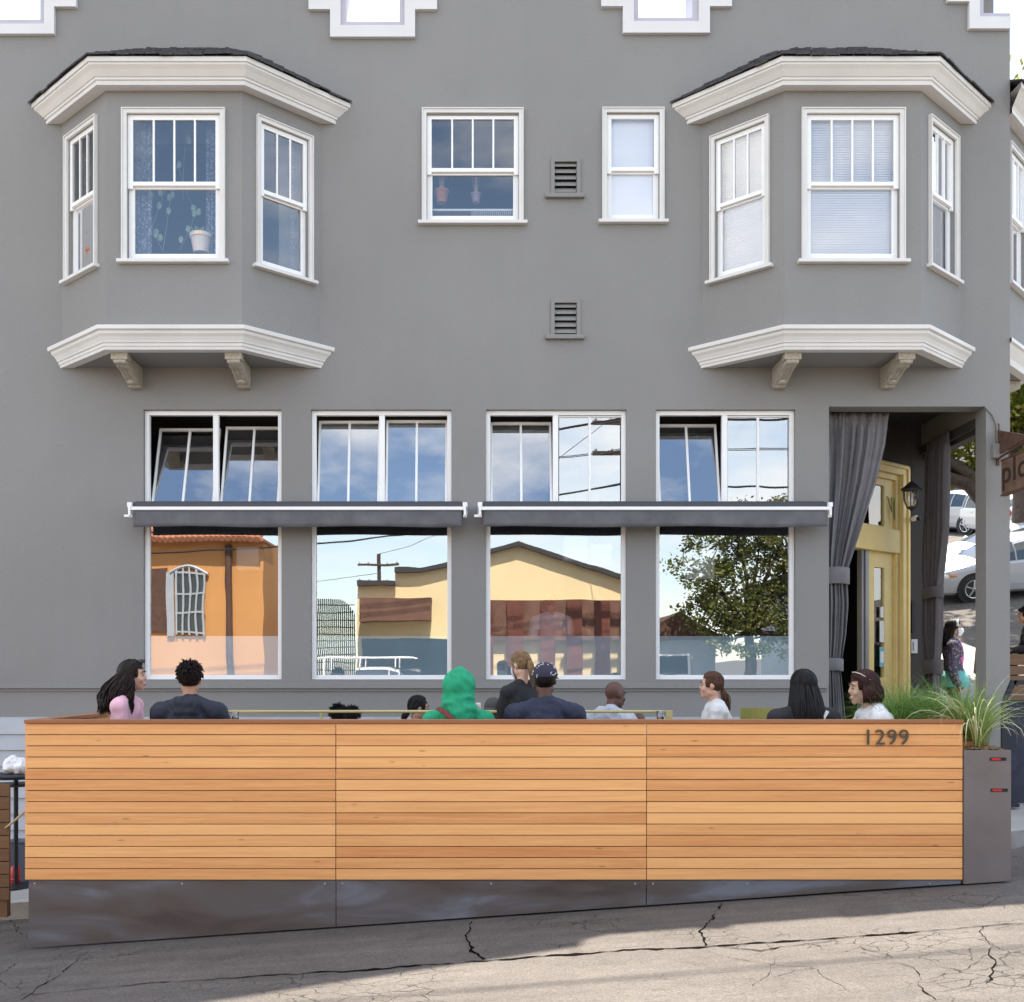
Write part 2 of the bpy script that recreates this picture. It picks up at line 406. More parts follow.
def asphalt():
    m, n, b = new_mat('old_cracked_asphalt'); L = n.links.new
    t = n.nodes.new('ShaderNodeTexCoord')
    def nz(sc, det=5, ro=.6, dis=0):
        x = n.nodes.new('ShaderNodeTexNoise'); x.inputs['Scale'].default_value = sc; x.inputs['Detail'].default_value = det
        x.inputs['Roughness'].default_value = ro; x.inputs['Distortion'].default_value = dis; L(t.outputs['Object'], x.inputs['Vector']); return x
    def mr(src, a, c, lo, hi):
        r = n.nodes.new('ShaderNodeMapRange'); r.inputs['From Min'].default_value = a; r.inputs['From Max'].default_value = c
        r.inputs['To Min'].default_value = lo; r.inputs['To Max'].default_value = hi; L(src, r.inputs['Value']); return r.outputs[0]
    def ma(op, a, bb):
        x = n.nodes.new('ShaderNodeMath'); x.operation = op
        for i, q in enumerate((a, bb)):
            if isinstance(q, (int, float)): x.inputs[i].default_value = q
            else: L(q, x.inputs[i])
        return x.outputs[0]
    big = nz(.5, 4); mid = nz(4, 6, .7); fine = nz(95, 3, .85); grit = nz(38, 5, .8)
    f = ma('MULTIPLY', mr(big.outputs['Fac'], .3, .7, .88, 1.12), mr(mid.outputs['Fac'], .3, .7, .9, 1.1))
    f = ma('MULTIPLY', f, mr(fine.outputs['Fac'], .3, .7, .55, 1.45)); f = ma('MULTIPLY', f, mr(grit.outputs['Fac'], .3, .7, .75, 1.25))
    # tyre-polished streaks along X
    mp = n.nodes.new('ShaderNodeMapping'); mp.inputs['Scale'].default_value = (.25, 3.2, 1); L(t.outputs['Object'], mp.inputs[0])
    st = n.nodes.new('ShaderNodeTexNoise'); st.inputs['Scale'].default_value = 1.6; st.inputs['Detail'].default_value = 5; L(mp.outputs[0], st.inputs['Vector'])
    f = ma('MULTIPLY', f, mr(st.outputs['Fac'], .3, .7, .88, 1.12))
    oil = nz(1.1, 6, .7, 1.2); f = ma('MULTIPLY', f, mr(oil.outputs['Fac'], .56, .72, 1, .72)); spot = nz(9, 4, .7); f = ma('MULTIPLY', f, mr(spot.outputs['Fac'], .66, .74, 1, .6))
    # crack network
    ds = nz(1.9, 5, .6); mv = n.nodes.new('ShaderNodeMixRGB'); mv.blend_type = 'ADD'; mv.inputs['Fac'].default_value = .35
    L(t.outputs['Object'], mv.inputs['Color1']); L(ds.outputs['Color'], mv.inputs['Color2'])
    def crack(scale, width, seed, lo, hi):
        mpp = n.nodes.new('ShaderNodeMapping'); mpp.inputs['Location'].default_value = (seed, seed*2, 0); mpp.inputs['Scale'].default_value = (1, 1.25, .02); L(mv.outputs[0], mpp.inputs[0])
        v = n.nodes.new('ShaderNodeTexVoronoi'); v.feature = 'DISTANCE_TO_EDGE'; v.inputs['Scale'].default_value = scale; L(mpp.outputs[0], v.inputs['Vector'])
        c = mr(v.outputs['Distance'], width*.3, width, 1, 0)
        mk = nz(lo[0], 2, .5); return ma('MULTIPLY', c, mr(mk.outputs['Fac'], lo[1], hi, 0, 1))
    c = ma('MAXIMUM', crack(1.5, .008, 3.1, (.7, .56), .60), crack(5.2, .018, 7.7, (.8, .55), .60))
    col = n.nodes.new('ShaderNodeMixRGB'); col.blend_type = 'MULTIPLY'; col.inputs['Fac'].default_value = 1; col.inputs['Color1'].default_value = (.116, .103, .094, 1)
    L(f, col.inputs['Color2'])
    dk = n.nodes.new('ShaderNodeMixRGB'); dk.inputs['Color2'].default_value = (.02, .018, .016, 1); L(ma('MULTIPLY', c, .8), dk.inputs['Fac']); L(col.outputs[0], dk.inputs['Color1'])
    L(dk.outputs[0], b.inputs['Base Color']); b.inputs['Roughness'].default_value = .9; b.inputs['Specular IOR Level'].default_value = .25
    hgt = ma('SUBTRACT', ma('ADD', ma('MULTIPLY', fine.outputs['Fac'], .5), grit.outputs['Fac']), ma('MULTIPLY', c, 1.5))
    bp = n.nodes.new('ShaderNodeBump'); bp.inputs['Strength'].default_value = .8; bp.inputs['Distance'].default_value = .012
    L(hgt, bp.inputs['Height']); L(bp.outputs[0], b.inputs['Normal'])
    return m
M['asphalt'] = asphalt()
M['crack'] = plain('crack_void', (.008,.007,.006), 1, var=0, spec=0)
M['patch'] = plain('crumbled_aggregate', (.22,.17,.12), .95, var=.5, vscale=60, bump=1)
M['concrete'] = plain('pavement_concrete', (.30,.29,.275), .85, var=.14, vscale=1.2, bump=.3, bscale=70)

def frange(a, b, st):
    n = max(1, round((b-a)/st)); return [a+(b-a)*i/n for i in range(n+1)]
mb = MB()
xs = [-400, -150, -60, -30] + frange(-16, 16, .4) + [18, 22, 28, 40, 60, 100, 150, 400]
ys = [-400, -150, -70, -40, -30] + frange(-24, -9, 1.0)[:-1] + frange(-9, 3, .3) + frange(4, 44, 1.5) + [60, 90, 150, 400]
for y in ys:
    for x in xs: mb.v.append(Vector((x, y, road_z(x, min(y, 60)))))
nx = len(xs)
for j in range(len(ys)-1):
    for i in range(nx-1): mb.f.append([j*nx+i, j*nx+i+1, (j+1)*nx+i+1, (j+1)*nx+i]); mb.m.append(0)
tag(put('road', mb, M['asphalt'], smooth=True), kind='structure')

# pavement slab with its kerb, swept round the corner
mb = MB()
edge = [(x, -3.0) for x in frange(-40, 4.0, 1.0)] + [(4+5.8*math.sin(a), 2.8-5.8*math.cos(a)) for a in [PI/2*k/14 for k in range(1, 15)]] + [(9.8, y) for y in frange(3.8, 44, 1.0)]
inner = [(x, .3) for x in frange(-40, 4.0, 1.0)] + [(4+2.69*math.sin(PI/2*k/14) , .3) for k in range(1, 15)] + [(6.69, y) for y in frange(3.8, 44, 1.0)]
k = .15
def off(p, a):
    x, y = p
    if x <= 4.0: return (x, y+a)
    if y >= 2.8: return (x-a, y)
    dx, dy = 4-x, 2.8-y; l = math.hypot(dx, dy); return (x+dx/l*a, y+dy/l*a)
E2 = [off(p, k) for p in edge]
def P3(p, dz=0): return (p[0], p[1], side_z(*p)+dz)
slab = MB(); kb = MB()
for i in range(len(edge)-1):
    a, b_, c, d_ = E2[i], E2[i+1], inner[i+1], inner[i]
    for q in range(6):
        f0, f1 = q/6, (q+1)/6
        L4 = [tuple(a[z]+(d_[z]-a[z])*f0 for z in (0,1)), tuple(b_[z]+(c[z]-b_[z])*f0 for z in (0,1)), tuple(b_[z]+(c[z]-b_[z])*f1 for z in (0,1)), tuple(a[z]+(d_[z]-a[z])*f1 for z in (0,1))]
        slab.quad(*[P3(p) for p in L4])
    e0, e1 = edge[i], edge[i+1]
    kb.quad(P3(e0, .004), P3(e1, .004), P3(b_, .004), P3(a, .004))
    kb.quad(P3(e0, -.4), P3(e1, -.4), P3(e1, .004), P3(e0, .004))
tag(put('pavement', slab, M['concrete']), kind='structure')
tag(put('kerb', kb, M['curb']), kind='structure')
mb = MB()
for x in frange(-60, 59, 1.5):
    a = [(x, -22.0), (x+1.5, -22.0), (x+1.5, -19.0), (x, -19.0)]
    mb.quad(*[(p[0], p[1], road_z(p[0], -19)+.14) for p in a])
    mb.quad(*[(p[0], -19.0, road_z(p[0], -19)+h) for p, h in ((a[3], -.2), (a[2], -.2), (a[2], .14), (a[3], .14))])
tag(put('far_pavement', mb, M['concrete']), kind='structure')

def crack_strip(pts, w, name, mat, jit=.5):
    P = [on_road(*p) for p in pts]; fine = []
    for a, b_ in zip(P, P[1:]):
        n = max(2, int((b_-a).length/.05))
        for i in range(n): fine.append(a.lerp(b_, i/n))
    fine.append(P[-1]); mb = MB(); V = []
    for i, p in enumerate(fine):
        t = (fine[min(i+1, len(fine)-1)]-fine[max(i-1, 0)]); t.z = 0; t.normalize(); nn = Vector((-t.y, t.x, 0))
        o = noise.noise(p*3.1)*.07*jit + noise.noise(p*11)*.05*jit + noise.noise(p*31)*.022*jit
        u = i/(len(fine)-1); ww = (w[0]+(w[1]-w[0])*u)*max(.12, .8+.9*noise.noise(p*4+Vector((5,1,2)))+.9*noise.noise(p*17))
        for s_ in (-1, 1):
            q = p+nn*(o+s_*ww/2*max(.1, 1+1.5*noise.noise(p*38+Vector((s_*9,3,1))))); V.append((q.x, q.y, road_z(q.x, q.y)+.005))
    mb.add(V, [(2*i, 2*i+1, 2*i+3, 2*i+2) for i in range(len(fine)-1)])
    return mb
mb = MB()
for pts, w in [([(512,960),(560,955.5),(640,950),(707,948),(760,944),(809,940.6),(850,938),(905,933)], (.03,.036)),
               ([(905,933),(977,927),(1024,924)], (.02,.008)), ([(20,996),(125,986),(250,977),(350,971),(440,964),(512,960)], (.008,.03)),
               ([(88,952),(60,975),(18,1001)], (.012,.008)), ([(470,922),(466,938),(471,950),(482,960)], (.012,.02)),
               ([(722,904),(712,918),(701,932),(704,946)], (.01,.025)), ([(712,947),(760,951),(840,941)], (.012,.012)),
               ([(982,927),(984,938),(992,946),(989,955),(999,963),(990,969),(984,985)], (.006,.009)), ([(862,948),(880,953),(893,962),(915,968),(925,980),(921,986),(934,1000)], (.004,.007)),
               ([(925,980),(944,974),(960,974),(978,962),(985,955)], (.005,.005)), ([(780,958),(770,968),(772,975),(752,986)], (.002,.004)), ([(700,950),(760,965),(800,962)], (.002,.004)),
               ([(0,915),(12,922),(20,935)], (.008,.008))]:
    c = crack_strip(pts, w, '', None); mb.add(c.v, c.f)
tag(put('road_cracks', mb, M['crack']), kind='structure')

# ------------------------------------------------------------------ corner building
BLD = thing('corner_building', 'two storey grey stucco corner building with cream trimmed bay windows and stepped parapet', 'building', (0, 0, .1))
XR = XF(1010)      # right-hand corner
XL = -9.0
def wall(xs, zs, solid, y0, y1, mb, T=None):
    """plate between y0 (face) and y1, cells of the xs * zs lattice that are solid"""
    xs = sorted(set(round(x, 5) for x in xs)); zs = sorted(set(round(z, 5) for z in zs))
    S = {}
    for i in range(len(xs)-1):
        for j in range(len(zs)-1):
            S[i, j] = solid((xs[i]+xs[i+1])/2, (zs[j]+zs[j+1])/2)
    g = lambda x, y, z: (T @ Vector((x, y, z))) if T is not None else Vector((x, y, z))
    for (i, j), s_ in S.items():
        if not s_: continue
        a, b, c, d = xs[i], xs[i+1], zs[j], zs[j+1]
        mb.quad(g(a,y0,c), g(b,y0,c), g(b,y0,d), g(a,y0,d)); mb.quad(g(a,y1,c), g(a,y1,d), g(b,y1,d), g(b,y1,c))
        if not S.get((i-1, j)): mb.quad(g(a,y0,c), g(a,y0,d), g(a,y1,d), g(a,y1,c))
        if not S.get((i+1, j)): mb.quad(g(b,y0,c), g(b,y1,c), g(b,y1,d), g(b,y0,d))
        if not S.get((i, j-1)): mb.quad(g(a,y0,c), g(a,y1,c), g(b,y1,c), g(b,y0,c))
        if not S.get((i, j+1)): mb.quad(g(a,y0,d), g(b,y0,d), g(b,y1,d), g(a,y1,d))
SF = [(143.5,281.5), (311,451.5), (486,626.5), (656,795.5)]
TH = .28
holes = []
for a, b in SF: holes.append((XF(a), XF(b), ZF(679.5), ZF(409.5)))
holes.append((XF(829), XF(986), -.5, ZF(406.5)))                 # entry
holes.append((XF(427), XF(518.5), ZF(221), ZF(115)))
holes.append((XF(607), XF(659), ZF(219.5), ZF(114)))
for py in (161, 302): holes.append((XF(554.5), XF(576.5), ZF(py+34), ZF(py)))
for cx in (-3.60, 4.44): holes.append((cx-1.1, cx+1.1, 6.3, 8.8))   # behind the bays
WTOP = 11.05; WAIN = ZF(717)
# stepped parapet openings (thick parapet)
NOT = [(-7.2, XF(39), ZF(18)), (XF(346), XF(399), ZF(20)), (XF(639), XF(693), ZF(16)), (XF(985), 7.2, ZF(11.5))]
PT = .42
def in_hole(x, z, H): return any(a < x < b and c < z < d for a, b, c, d in H)
mb = MB(); zsplit = 10.0
xs = [XL, XR]+[h for H in holes for h in H[:2]]; zs = [-1.2, zsplit]+[h for H in holes for h in H[2:]]
wall(xs, zs, lambda x, z: not in_hole(x, z, holes), 0, TH, mb)
nh = [(a-.04, b+.04, z-.04, z+.70) for a, b, z in NOT]
xs = [XL, XR, .95, 2.1]+[h for H in nh for h in H[:2] if XL < h < XR]; zs = [zsplit, WTOP]+[h for H in nh for h in H[2:]]
wall(xs, zs, lambda x, z: not in_hole(x, z, nh), 0, PT, mb)
# unseen gable added above the left parapet, shaped for its shadow on the road
mb.prism([(XL, WTOP), (1.9, WTOP), (1.9, WTOP+.55), (-.4, WTOP+2.0), (-4.5, WTOP+3.2), (XL, WTOP+3.2)], 'y', 0, PT)
# side walls, rear wall, roof
mb.box(XR-TH, XR, 2.6, 14, -1, 5.55); mb.box(XR-TH, XR, TH, 14, 5.28+.0, 9.999)
mb.box(XR-TH, XR, PT, 14, 10.0, 11.0)
mb.box(XL, XL+TH, TH, 14, -1, 11.0); mb.box(XL+TH, XR-TH, 14-TH, 14, -1, 11.0)
mb.box(XL+TH, XR-TH, PT, 14-TH, 10.0, 10.08)
put('wall', mb, M['stucco'], BLD)
mb = MB(); mb.box(XL-.3, XR-2.4, -.035, 0, -.6, WAIN)
# clapboards of the plinth
z = WAIN-.02
while z > -.5:
    mb.prism([(-.036, z), (-.062, z-.19), (-.036, z-.19)], 'x', XL-.3, XF(828)); z -= .2
put('plinth_cladding', mb, M['siding'], BLD)
mb = MB(); mb.box(XL, XF(826), -.05, 0, ZF(688.5), ZF(683.5)); mb.box(XL, XF(826), -.02, 0, ZF(691.5), ZF(688.5))
put('sill_course', mb, M['stucco'], BLD, bevel=.006)

# parapet trim bands round the stepped openings
def band(poly_outer, x_in0, x_in1, z_in, step, nm):
    """poly_outer list of boxes in px"""
    mb = MB()
    for (a, b, c, d, y) in poly_outer: mb.box(a, b, y, .0, c, d)
    put(nm, mb, M['parapet'], BLD, bevel=.006)
yt = -.055; D2 = CAMD-.055
def X2(p): return XF(p, D2)
def Z2(p): return ZF(p, D2)
def notch(x0, x1, xi0, xi1, xs0, xs1, yb, ys, yi, ysky, left=True, right=True):
    mb = MB(); top = Z2(ys)+.75
    mb.box(X2(x0), X2(x1), yt, 0, Z2(yb), Z2(yi))                       # bottom band
    if left: mb.box(X2(x0), X2(xi0), yt, 0, Z2(yi), top); mb.box(X2(x0-21.5), X2(x0), yt, 0, Z2(ys), Z2(ys)+.16)
    if right: mb.box(X2(xi1), X2(x1), yt, 0, Z2(yi), top); mb.box(X2(x1), X2(x1+22), yt, 0, Z2(ys), Z2(ys)+.16)
    put('parapet_trim', mb, M['parapet'], BLD)
    mb = MB()
    mb.box(X2(xi0), X2(xi1), -.02, PT+.02, Z2(yi), Z2(ysky))
    if left: mb.box(X2(xi0), X2(xs0), -.018, PT+.02, Z2(ysky), top)
    if right: mb.box(X2(xs1), X2(xi1), -.018, PT+.02, Z2(ysky), top)
    put('parapet_flashing', mb, M['lavender'], BLD)
notch(-60, 54, -60, 44, -60, 39, 33.5, 6.3, 23.5, 17.7, left=False)
notch(330, 415, 340.5, 404.5, 346, 399, 36.5, 9, 25, 20)
notch(623, 710, 634, 699, 639, 693, 32.5, 6, 21, 16)
notch(969.5, 1011, 980, 1012, 985, 1012, 28.3, 1.2, 16.4, 11.3, right=False)

# ---- sash windows.  local frame: x along wall, z up, y = depth (0 at the wall face, + inwards)
def sash_window(T, x0, x1, z0, z1, lites, meet, cas=.045, fill='dark', ext=.05, parent=None, single=False, sill=.06):
    """outer size is that of the casing; meet = height of meeting rail"""
    def bx(mb, *a): mb.M = T; mb.box(*a)
    w = MB(); c = cas
    bx(w, x0, x0+c, -.03, .0, z0, z1); bx(w, x1-c, x1, -.03, .0, z0, z1); bx(w, x0+c, x1-c, -.03, .0, z1-c, z1)
    bx(w, x0-.012, x0, -.045, .0, z0, z1+.012); bx(w, x1, x1+.012, -.045, .0, z0, z1+.012); bx(w, x0, x1, -.045, .0, z1, z1+.012)
    # jamb lining
    bx(w, x0+c-.012, x0+c, .0, .12, z0, z1-c); bx(w, x1-c, x1-c+.012, .0, .12, z0, z1-c); bx(w, x0+c-.012, x1-c+.012, .0, .12, z1-c, z1-c+.012)
    win = put('window', w, M['trim'], BLD)
    s = MB(); bx(s, x0-sill, x1+sill, -.075, .10, z0-.04, z0)
    put('window_sill', s, M['trim'], win, bevel=.004)
    a, b = x0+c, x1-c; st = .062
    up = MB()      # upper sash, outer
    bx(up, a, a+st, .015, .05, meet-.05, z1-c); bx(up, b-st, b, .015, .05, meet-.05, z1-c)
    bx(up, a+st, b-st, .015, .05, z1-c-st, z1-c); bx(up, a+st, b-st, .012, .05, meet-.015, meet+.03)
    gw = (b-a-2*st)
    for i in range(1, lites):
        xx = a+st+gw*i/lites; bx(up, xx-.011, xx+.011, .018, .048, meet+.03, z1-c-st)
    put('upper_sash', up, M['white'], win)
    lo = MB()
    bx(lo, a+.004, a+st+.008, .055, .09, z0+.10, meet-.01); bx(lo, b-st-.008, b-.004, .055, .09, z0+.10, meet-.01)
    bx(lo, a+.004, b-.004, .055, .09, z0+.005, z0+.10); bx(lo, a+st+.008, b-st-.008, .055, .09, meet-.04, meet-.012)
    put('lower_sash', lo, M['white'], win)
    g = MB(); g.M = T
    g.quad((a+st,.034,meet+.02), (b-st,.034,meet+.02), (b-st,.034,z1-c-st), (a+st,.034,z1-c-st))
    g.quad((a+st,.074,z0+.08), (b-st,.074,z0+.08), (b-st,.074,meet-.03), (a+st,.074,meet-.03))
    put('pane', g, M['sashglass'], win)
    if fill == 'blind':
        bl = MB(); bl.M = T; bl.quad((a+.01,.124,z0+.08), (b-.01,.124,z0+.08), (b-.01,.124,z1-c-.02), (a+.01,.124,z1-c-.02)); zz = z0+.09
        while zz < z1-c-st:
            bl.quad((a+.01,.105,zz), (b-.01,.105,zz), (b-.01,.121,zz+.030), (a+.01,.121,zz+.030)); zz += .029
        bl.box(a+.01, b-.01, .10, .14, z1-c-st-.02, z1-c-.01)
        put('venetian_blind', bl, M['blind'], win)
    if fill == 'shade':
        bl = MB(); bl.M = T; bl.box(a+.02, b-.02, .100, .103, z0+.10, z1-c-.02); bl.box(a+.02, b-.02, .098, .108, z0+.085, z0+.10)
        put('roller_shade', bl, M['blind'], win)
    if fill == 'sheer':
        for (u0, u1) in ((.04, .2), (.8, .97)):
            cu = MB(); cu.M = T; n = 14; V = []
            for i in range(n+1):
                x = a+(b-a)*(u0+(u1-u0)*i/n); y = .2+.02*math.sin(i*1.9)
                V += [(x, y, z0+.05), (x+.02*math.sin(i), y, z1-c)]
            cu.add(V, [(2*i, 2*i+2, 2*i+3, 2*i+1) for i in range(n)])
            put('sheer_curtain', cu, M['sheer'], win)
    return win
I4 = Matrix.Identity(4)
win1 = sash_window(I4, XF(423), XF(522.5), ZF(222), ZF(110), 4, ZF(170)); win1['label'] = 'four over one sash window with dried plants on its inner shelf'
win2 = sash_window(I4, XF(603), XF(663), ZF(221), ZF(109.5), 1, ZF(169), fill='shade')

# dark rooms behind the upper windows
mb = MB()
def room(x0, x1, y0, y1, z0, z1):
    mb.quad((x0,y1,z0),(x1,y1,z0),(x1,y1,z1),(x0,y1,z1)); mb.quad((x0,y0,z0),(x0,y1,z0),(x0,y1,z1),(x0,y0,z1))
    mb.quad((x1,y0,z0),(x1,y0,z1),(x1,y1,z1),(x1,y1,z0)); mb.quad((x0,y0,z0),(x1,y0,z0),(x1,y1,z0),(x0,y1,z0)); mb.quad((x0,y0,z1),(x0,y1,z1),(x1,y1,z1),(x1,y0,z1))
for (x0, x1) in ((-8.5, -1.6), (-1.5, 1.2), (1.3, 2.6), (2.7, 6.35)): room(x0, x1, .29, 3.6, 6.35, 9.1)
room(-8.5, 4.05, .29, 7, 1.25, 5.6)
put('interior_room', mb, M['interior'], BLD)

# ---- bays
def bay(cx, fills, mirror=False):
    hw, hf, pj = 1.62, .81, .75; z0, z1 = 5.87, 8.905
    corners = [Vector((cx-hw,0,0)), Vector((cx-hf,-pj,0)), Vector((cx+hf,-pj,0)), Vector((cx+hw,0,0))]
    zt, zb = 8.685, 6.90
    mbw = MB(); L = (corners[1]-corners[0]).length
    specs = []
    for k in range(3):
        A, B = corners[k], corners[k+1]; u = (B-A); l = u.length; u.normalize(); n_ = Vector((-u.y, u.x, 0))
        T = Matrix(((u.x, n_.x, 0, A.x), (u.y, n_.y, 0, A.y), (0, 0, 1, 0), (0, 0, 0, 1)))
        if k == 1: a, b = (l-1.20)/2, (l+1.20)/2
        else:
            a, b = .13, l-.20
            if k == 2: a, b = .20, l-.13
        H = [(a+.05, b-.05, zb+.02, zt-.05)]
        wall([0, l, a+.05, b-.05], [z0, z1+.25, zb+.02, zt-.05], lambda x, z: not in_hole(x, z, H), 0, .1, mbw, T)
        specs.append((T, a, b))
    put('bay_wall', mbw, M['stucco'], BLD)
    for k, (T, a, b) in enumerate(specs):
        fl = fills[k]
        sash_window(T, a, b, zb, zt, (3, 4, 3)[k], 7.81, fill=fl, cas=.048 if k == 1 else .045)
    # moulding sweep round the bay
    def ring(o, z): 
        f = hf+.414*o; w_ = hw+1.414*o
        return [Vector((cx-w_, .0, z)), Vector((cx-f, -pj-o, z)), Vector((cx+f, -pj-o, z)), Vector((cx+w_, .0, z))]
    def sweep(prof, nm, mat, close=True):
        m_ = MB(); rs = [ring(o, z) for o, z in prof]; n = len(rs)
        m_.add([p for r in rs for p in r], [(i*4+k, i*4+k+1, ((i+1) % n)*4+k+1, ((i+1) % n)*4+k) for i in range(n if close else n-1) for k in range(3)])
        return put(nm, m_, mat, BLD)
    sweep([(.0,8.91),(.138,8.905),(.145,8.935),(.135,8.940),(.135,8.955),(.155,8.96),(.155,8.985),(.17,8.99),(.185,9.01),(.215,9.05),(.25,9.085),(.25,9.095),(.25,9.105),(.27,9.11),(.27,9.165),(.0,9.17)], 'eave_cornice', M['trim'])
    sweep([(-.1,5.84),(.014,5.84),(.02,5.875),(.03,5.88),(.03,5.91),(.045,5.92),(.05,5.94),(.07,5.98),(.095,6.01),(.10,6.04),(.125,6.05),(.13,6.055),(.13,6.10),(-.1,6.10)], 'base_cornice', M['trim'])
    sf = MB(); sf.add(ring(.0, 5.8465), [(0,1,2,3)]); put('bay_soffit', sf, M['stucco'], BLD)
    # shingled roof
    rf = MB(); rg = ring(.285, 9.165); rnd = random.Random(int(cx*10))
    rows = 9; top = [Vector((cx-.75,0,9.81)), Vector((cx-.42,-.05,9.81)), Vector((cx+.42,-.05,9.81)), Vector((cx+.75,0,9.81))]
    for k in range(3):
        A, B = rg[k], rg[k+1]; C_, D_ = top[k], top[k+1]
        for j in range(rows):
            n = max(4, int((B-A).length/.16)); 
            for i in range(n):
                u0, u1 = i/n, (i+1)/n; v0, v1 = j/rows, (j+1)/rows+.03
                def pt(u, v): return A.lerp(B, u).lerp(C_.lerp(D_, u), v)
                lift = Vector((0, -.012, .018+rnd.random()*.022)); d0 = rnd.random()*.02
                p = [pt(u0+.004, v0-d0)+lift, pt(u1-.004, v0-d0*rnd.random())+lift, pt(u1-.004, v1), pt(u0+.004, v1)]
                q = [x-Vector((0,0,.02)) for x in p]
                rf.add(p+q, [(0,1,2,3),(7,6,5,4),(0,4,5,1),(1,5,6,2),(2,6,7,3),(3,7,4,0)])
        rf.quad(A-Vector((0,0,.0)), B, D_, C_)
    put('bay_roof', rf, M['shingle'], BLD)
    for s in (-1, 1):
        xc = cx+s*.68; c = MB()
        c.prism([(-.645,5.842),(-.645,5.735),(-.63,5.72),(-.56,5.715),(-.52,5.70),(-.42,5.695),(-.3,5.65),(-.16,5.60),(-.06,5.575),(.0,5.575),(.0,5.842)], 'x', xc-.075, xc+.075)
        c.box(xc-.1, xc+.1, -.66, -.53, 5.76, 5.842)
        for q in (-.045, 0, .045):      # carved flutes and leaf
            c.tube([(xc+q,-.55,5.712), (xc+q,-.42,5.695), (xc+q,-.3,5.652), (xc+q,-.16,5.603)], .012, 6)
        c.ell((xc, -.6, 5.745), (.05, .055, .03)); c.ell((xc, -.2, 5.61), (.055, .07, .03)); c.ell((xc, -.1, 5.585), (.07, .05, .025))
        put('corbel', c, M['corbel'], BLD, bevel=.006)
bay(-3.605, ('sheer', 'sheer', 'sheer')); bay(4.443, ('blind', 'blind', 'blind'))

# side street bay on the right-hand flank
def side_bay():
    cy, hw, hf, pj = 1.76, 1.62, .81, .75
    Rm = Matrix.Translation((XR, cy, .12)) @ Matrix.Rotation(PI/2, 4, 'Z')
    def ring(o, z):
        f = hf+.414*o; w_ = hw+1.414*o
        return [Rm @ Vector((-w_,0,z)), Rm @ Vector((-f,-pj-o,z)), Rm @ Vector((f,-pj-o,z)), Rm @ Vector((w_,0,z))]
    C = [Vector((-hw,0,0)), Vector((-hf,-pj,0)), Vector((hf,-pj,0)), Vector((hw,0,0))]
    mbw = MB(); sp = []
    for k in range(3):
        A, B = C[k], C[k+1]; u = B-A; l = u.length; u.normalize(); n_ = Vector((-u.y, u.x, 0))
        T = Rm @ Matrix(((u.x, n_.x, 0, A.x), (u.y, n_.y, 0, A.y), (0, 0, 1, 0), (0, 0, 0, 1)))
        a, b = (.16, l-.16) if k != 1 else (.2, l-.2)
        H = [(a+.05, b-.05, 6.92, 8.635)]
        wall([0, l, a+.05, b-.05], [5.87, 9.16, 6.92, 8.635], lambda x, z: not in_hole(x, z, H), 0, .1, mbw, T); sp.append((T, a, b))
    put('bay_wall', mbw, M['stucco'], BLD)
    for k, (T, a, b) in enumerate(sp): sash_window(T, a, b, 6.90, 8.685, 3, 7.81, fill='sheer')
    def sweep(prof, nm):
        m_ = MB(); rs = [ring(o, z) for o, z in prof]; n = len(rs)
        m_.add([p for r in rs for p in r], [(i*4+k, i*4+k+1, ((i+1) % n)*4+k+1, ((i+1) % n)*4+k) for i in range(n) for k in range(3)])
        put(nm, m_, M['trim'], BLD)
    sweep([(.0,8.91),(.138,8.905),(.135,8.955),(.155,8.985),(.185,9.01),(.27,9.095),(.295,9.11),(.295,9.165),(.0,9.17)], 'eave_cornice')
    sweep([(-.1,5.84),(.014,5.84),(.03,5.91),(.07,5.98),(.10,6.04),(.13,6.055),(.13,6.10),(-.1,6.10)], 'base_cornice')
    rf = MB(); rg = ring(.33, 9.17); tp = [Rm @ Vector((x, 0, 9.9)) for x in (-.75,-.42,.42,.75)]
    for k in range(3): rf.quad(rg[k], rg[k+1], tp[k+1], tp[k])
    put('bay_roof', rf, M['shingle'], BLD)
    sf = MB(); sf.add(ring(0, 5.8465), [(0,1,2,3)]); put('bay_soffit', sf, M['stucco'], BLD)
    for s in (-1, 1):
        c = MB(); c.M = Rm @ Matrix.Translation((s*.68, 0, 0))
        c.prism([(-.645,5.842),(-.645,5.735),(-.52,5.70),(-.3,5.65),(-.06,5.575),(.0,5.575),(.0,5.842)], 'x', -.08, .08)
        put('corbel', c, M['corbel'], BLD, bevel=.006)
side_bay()

# ---- vents
for py in (161, 302):
    x0, x1, z1, z0 = XF(551), XF(580.5), ZF(py-2.5), ZF(py+33.5)
    mb = MB()
    mb.box(x0, x0+.045, -.02, .0, z0, z1); mb.box(x1-.045, x1, -.02, .0, z0, z1); mb.box(x0+.045, x1-.045, -.02, .0, z1-.045, z1)
    v = put('wall_vent', mb, M['stucco'], BLD)
    mb = MB(); mb.box(x0-.07, x1+.045, -.06, .01, z0-.055, z0); put('vent_sill', mb, M['stucco'], v, bevel=.005)
    mb = MB()
    for i in range(5):
        z = z0+.03+(z1-.05-z0)*i/5; mb.prism([(.0, z), (.0, z+.022), (.045, z+.07), (.055, z+.07), (.055, z+.05)], 'x', x0+.045, x1-.045)
    put('louvre', mb, M['stucco'], v)
    mb = MB(); mb.box(x0+.03, x1-.03, .08, .1, z0, z1-.03); put('vent_back', mb, M['dark'], v)

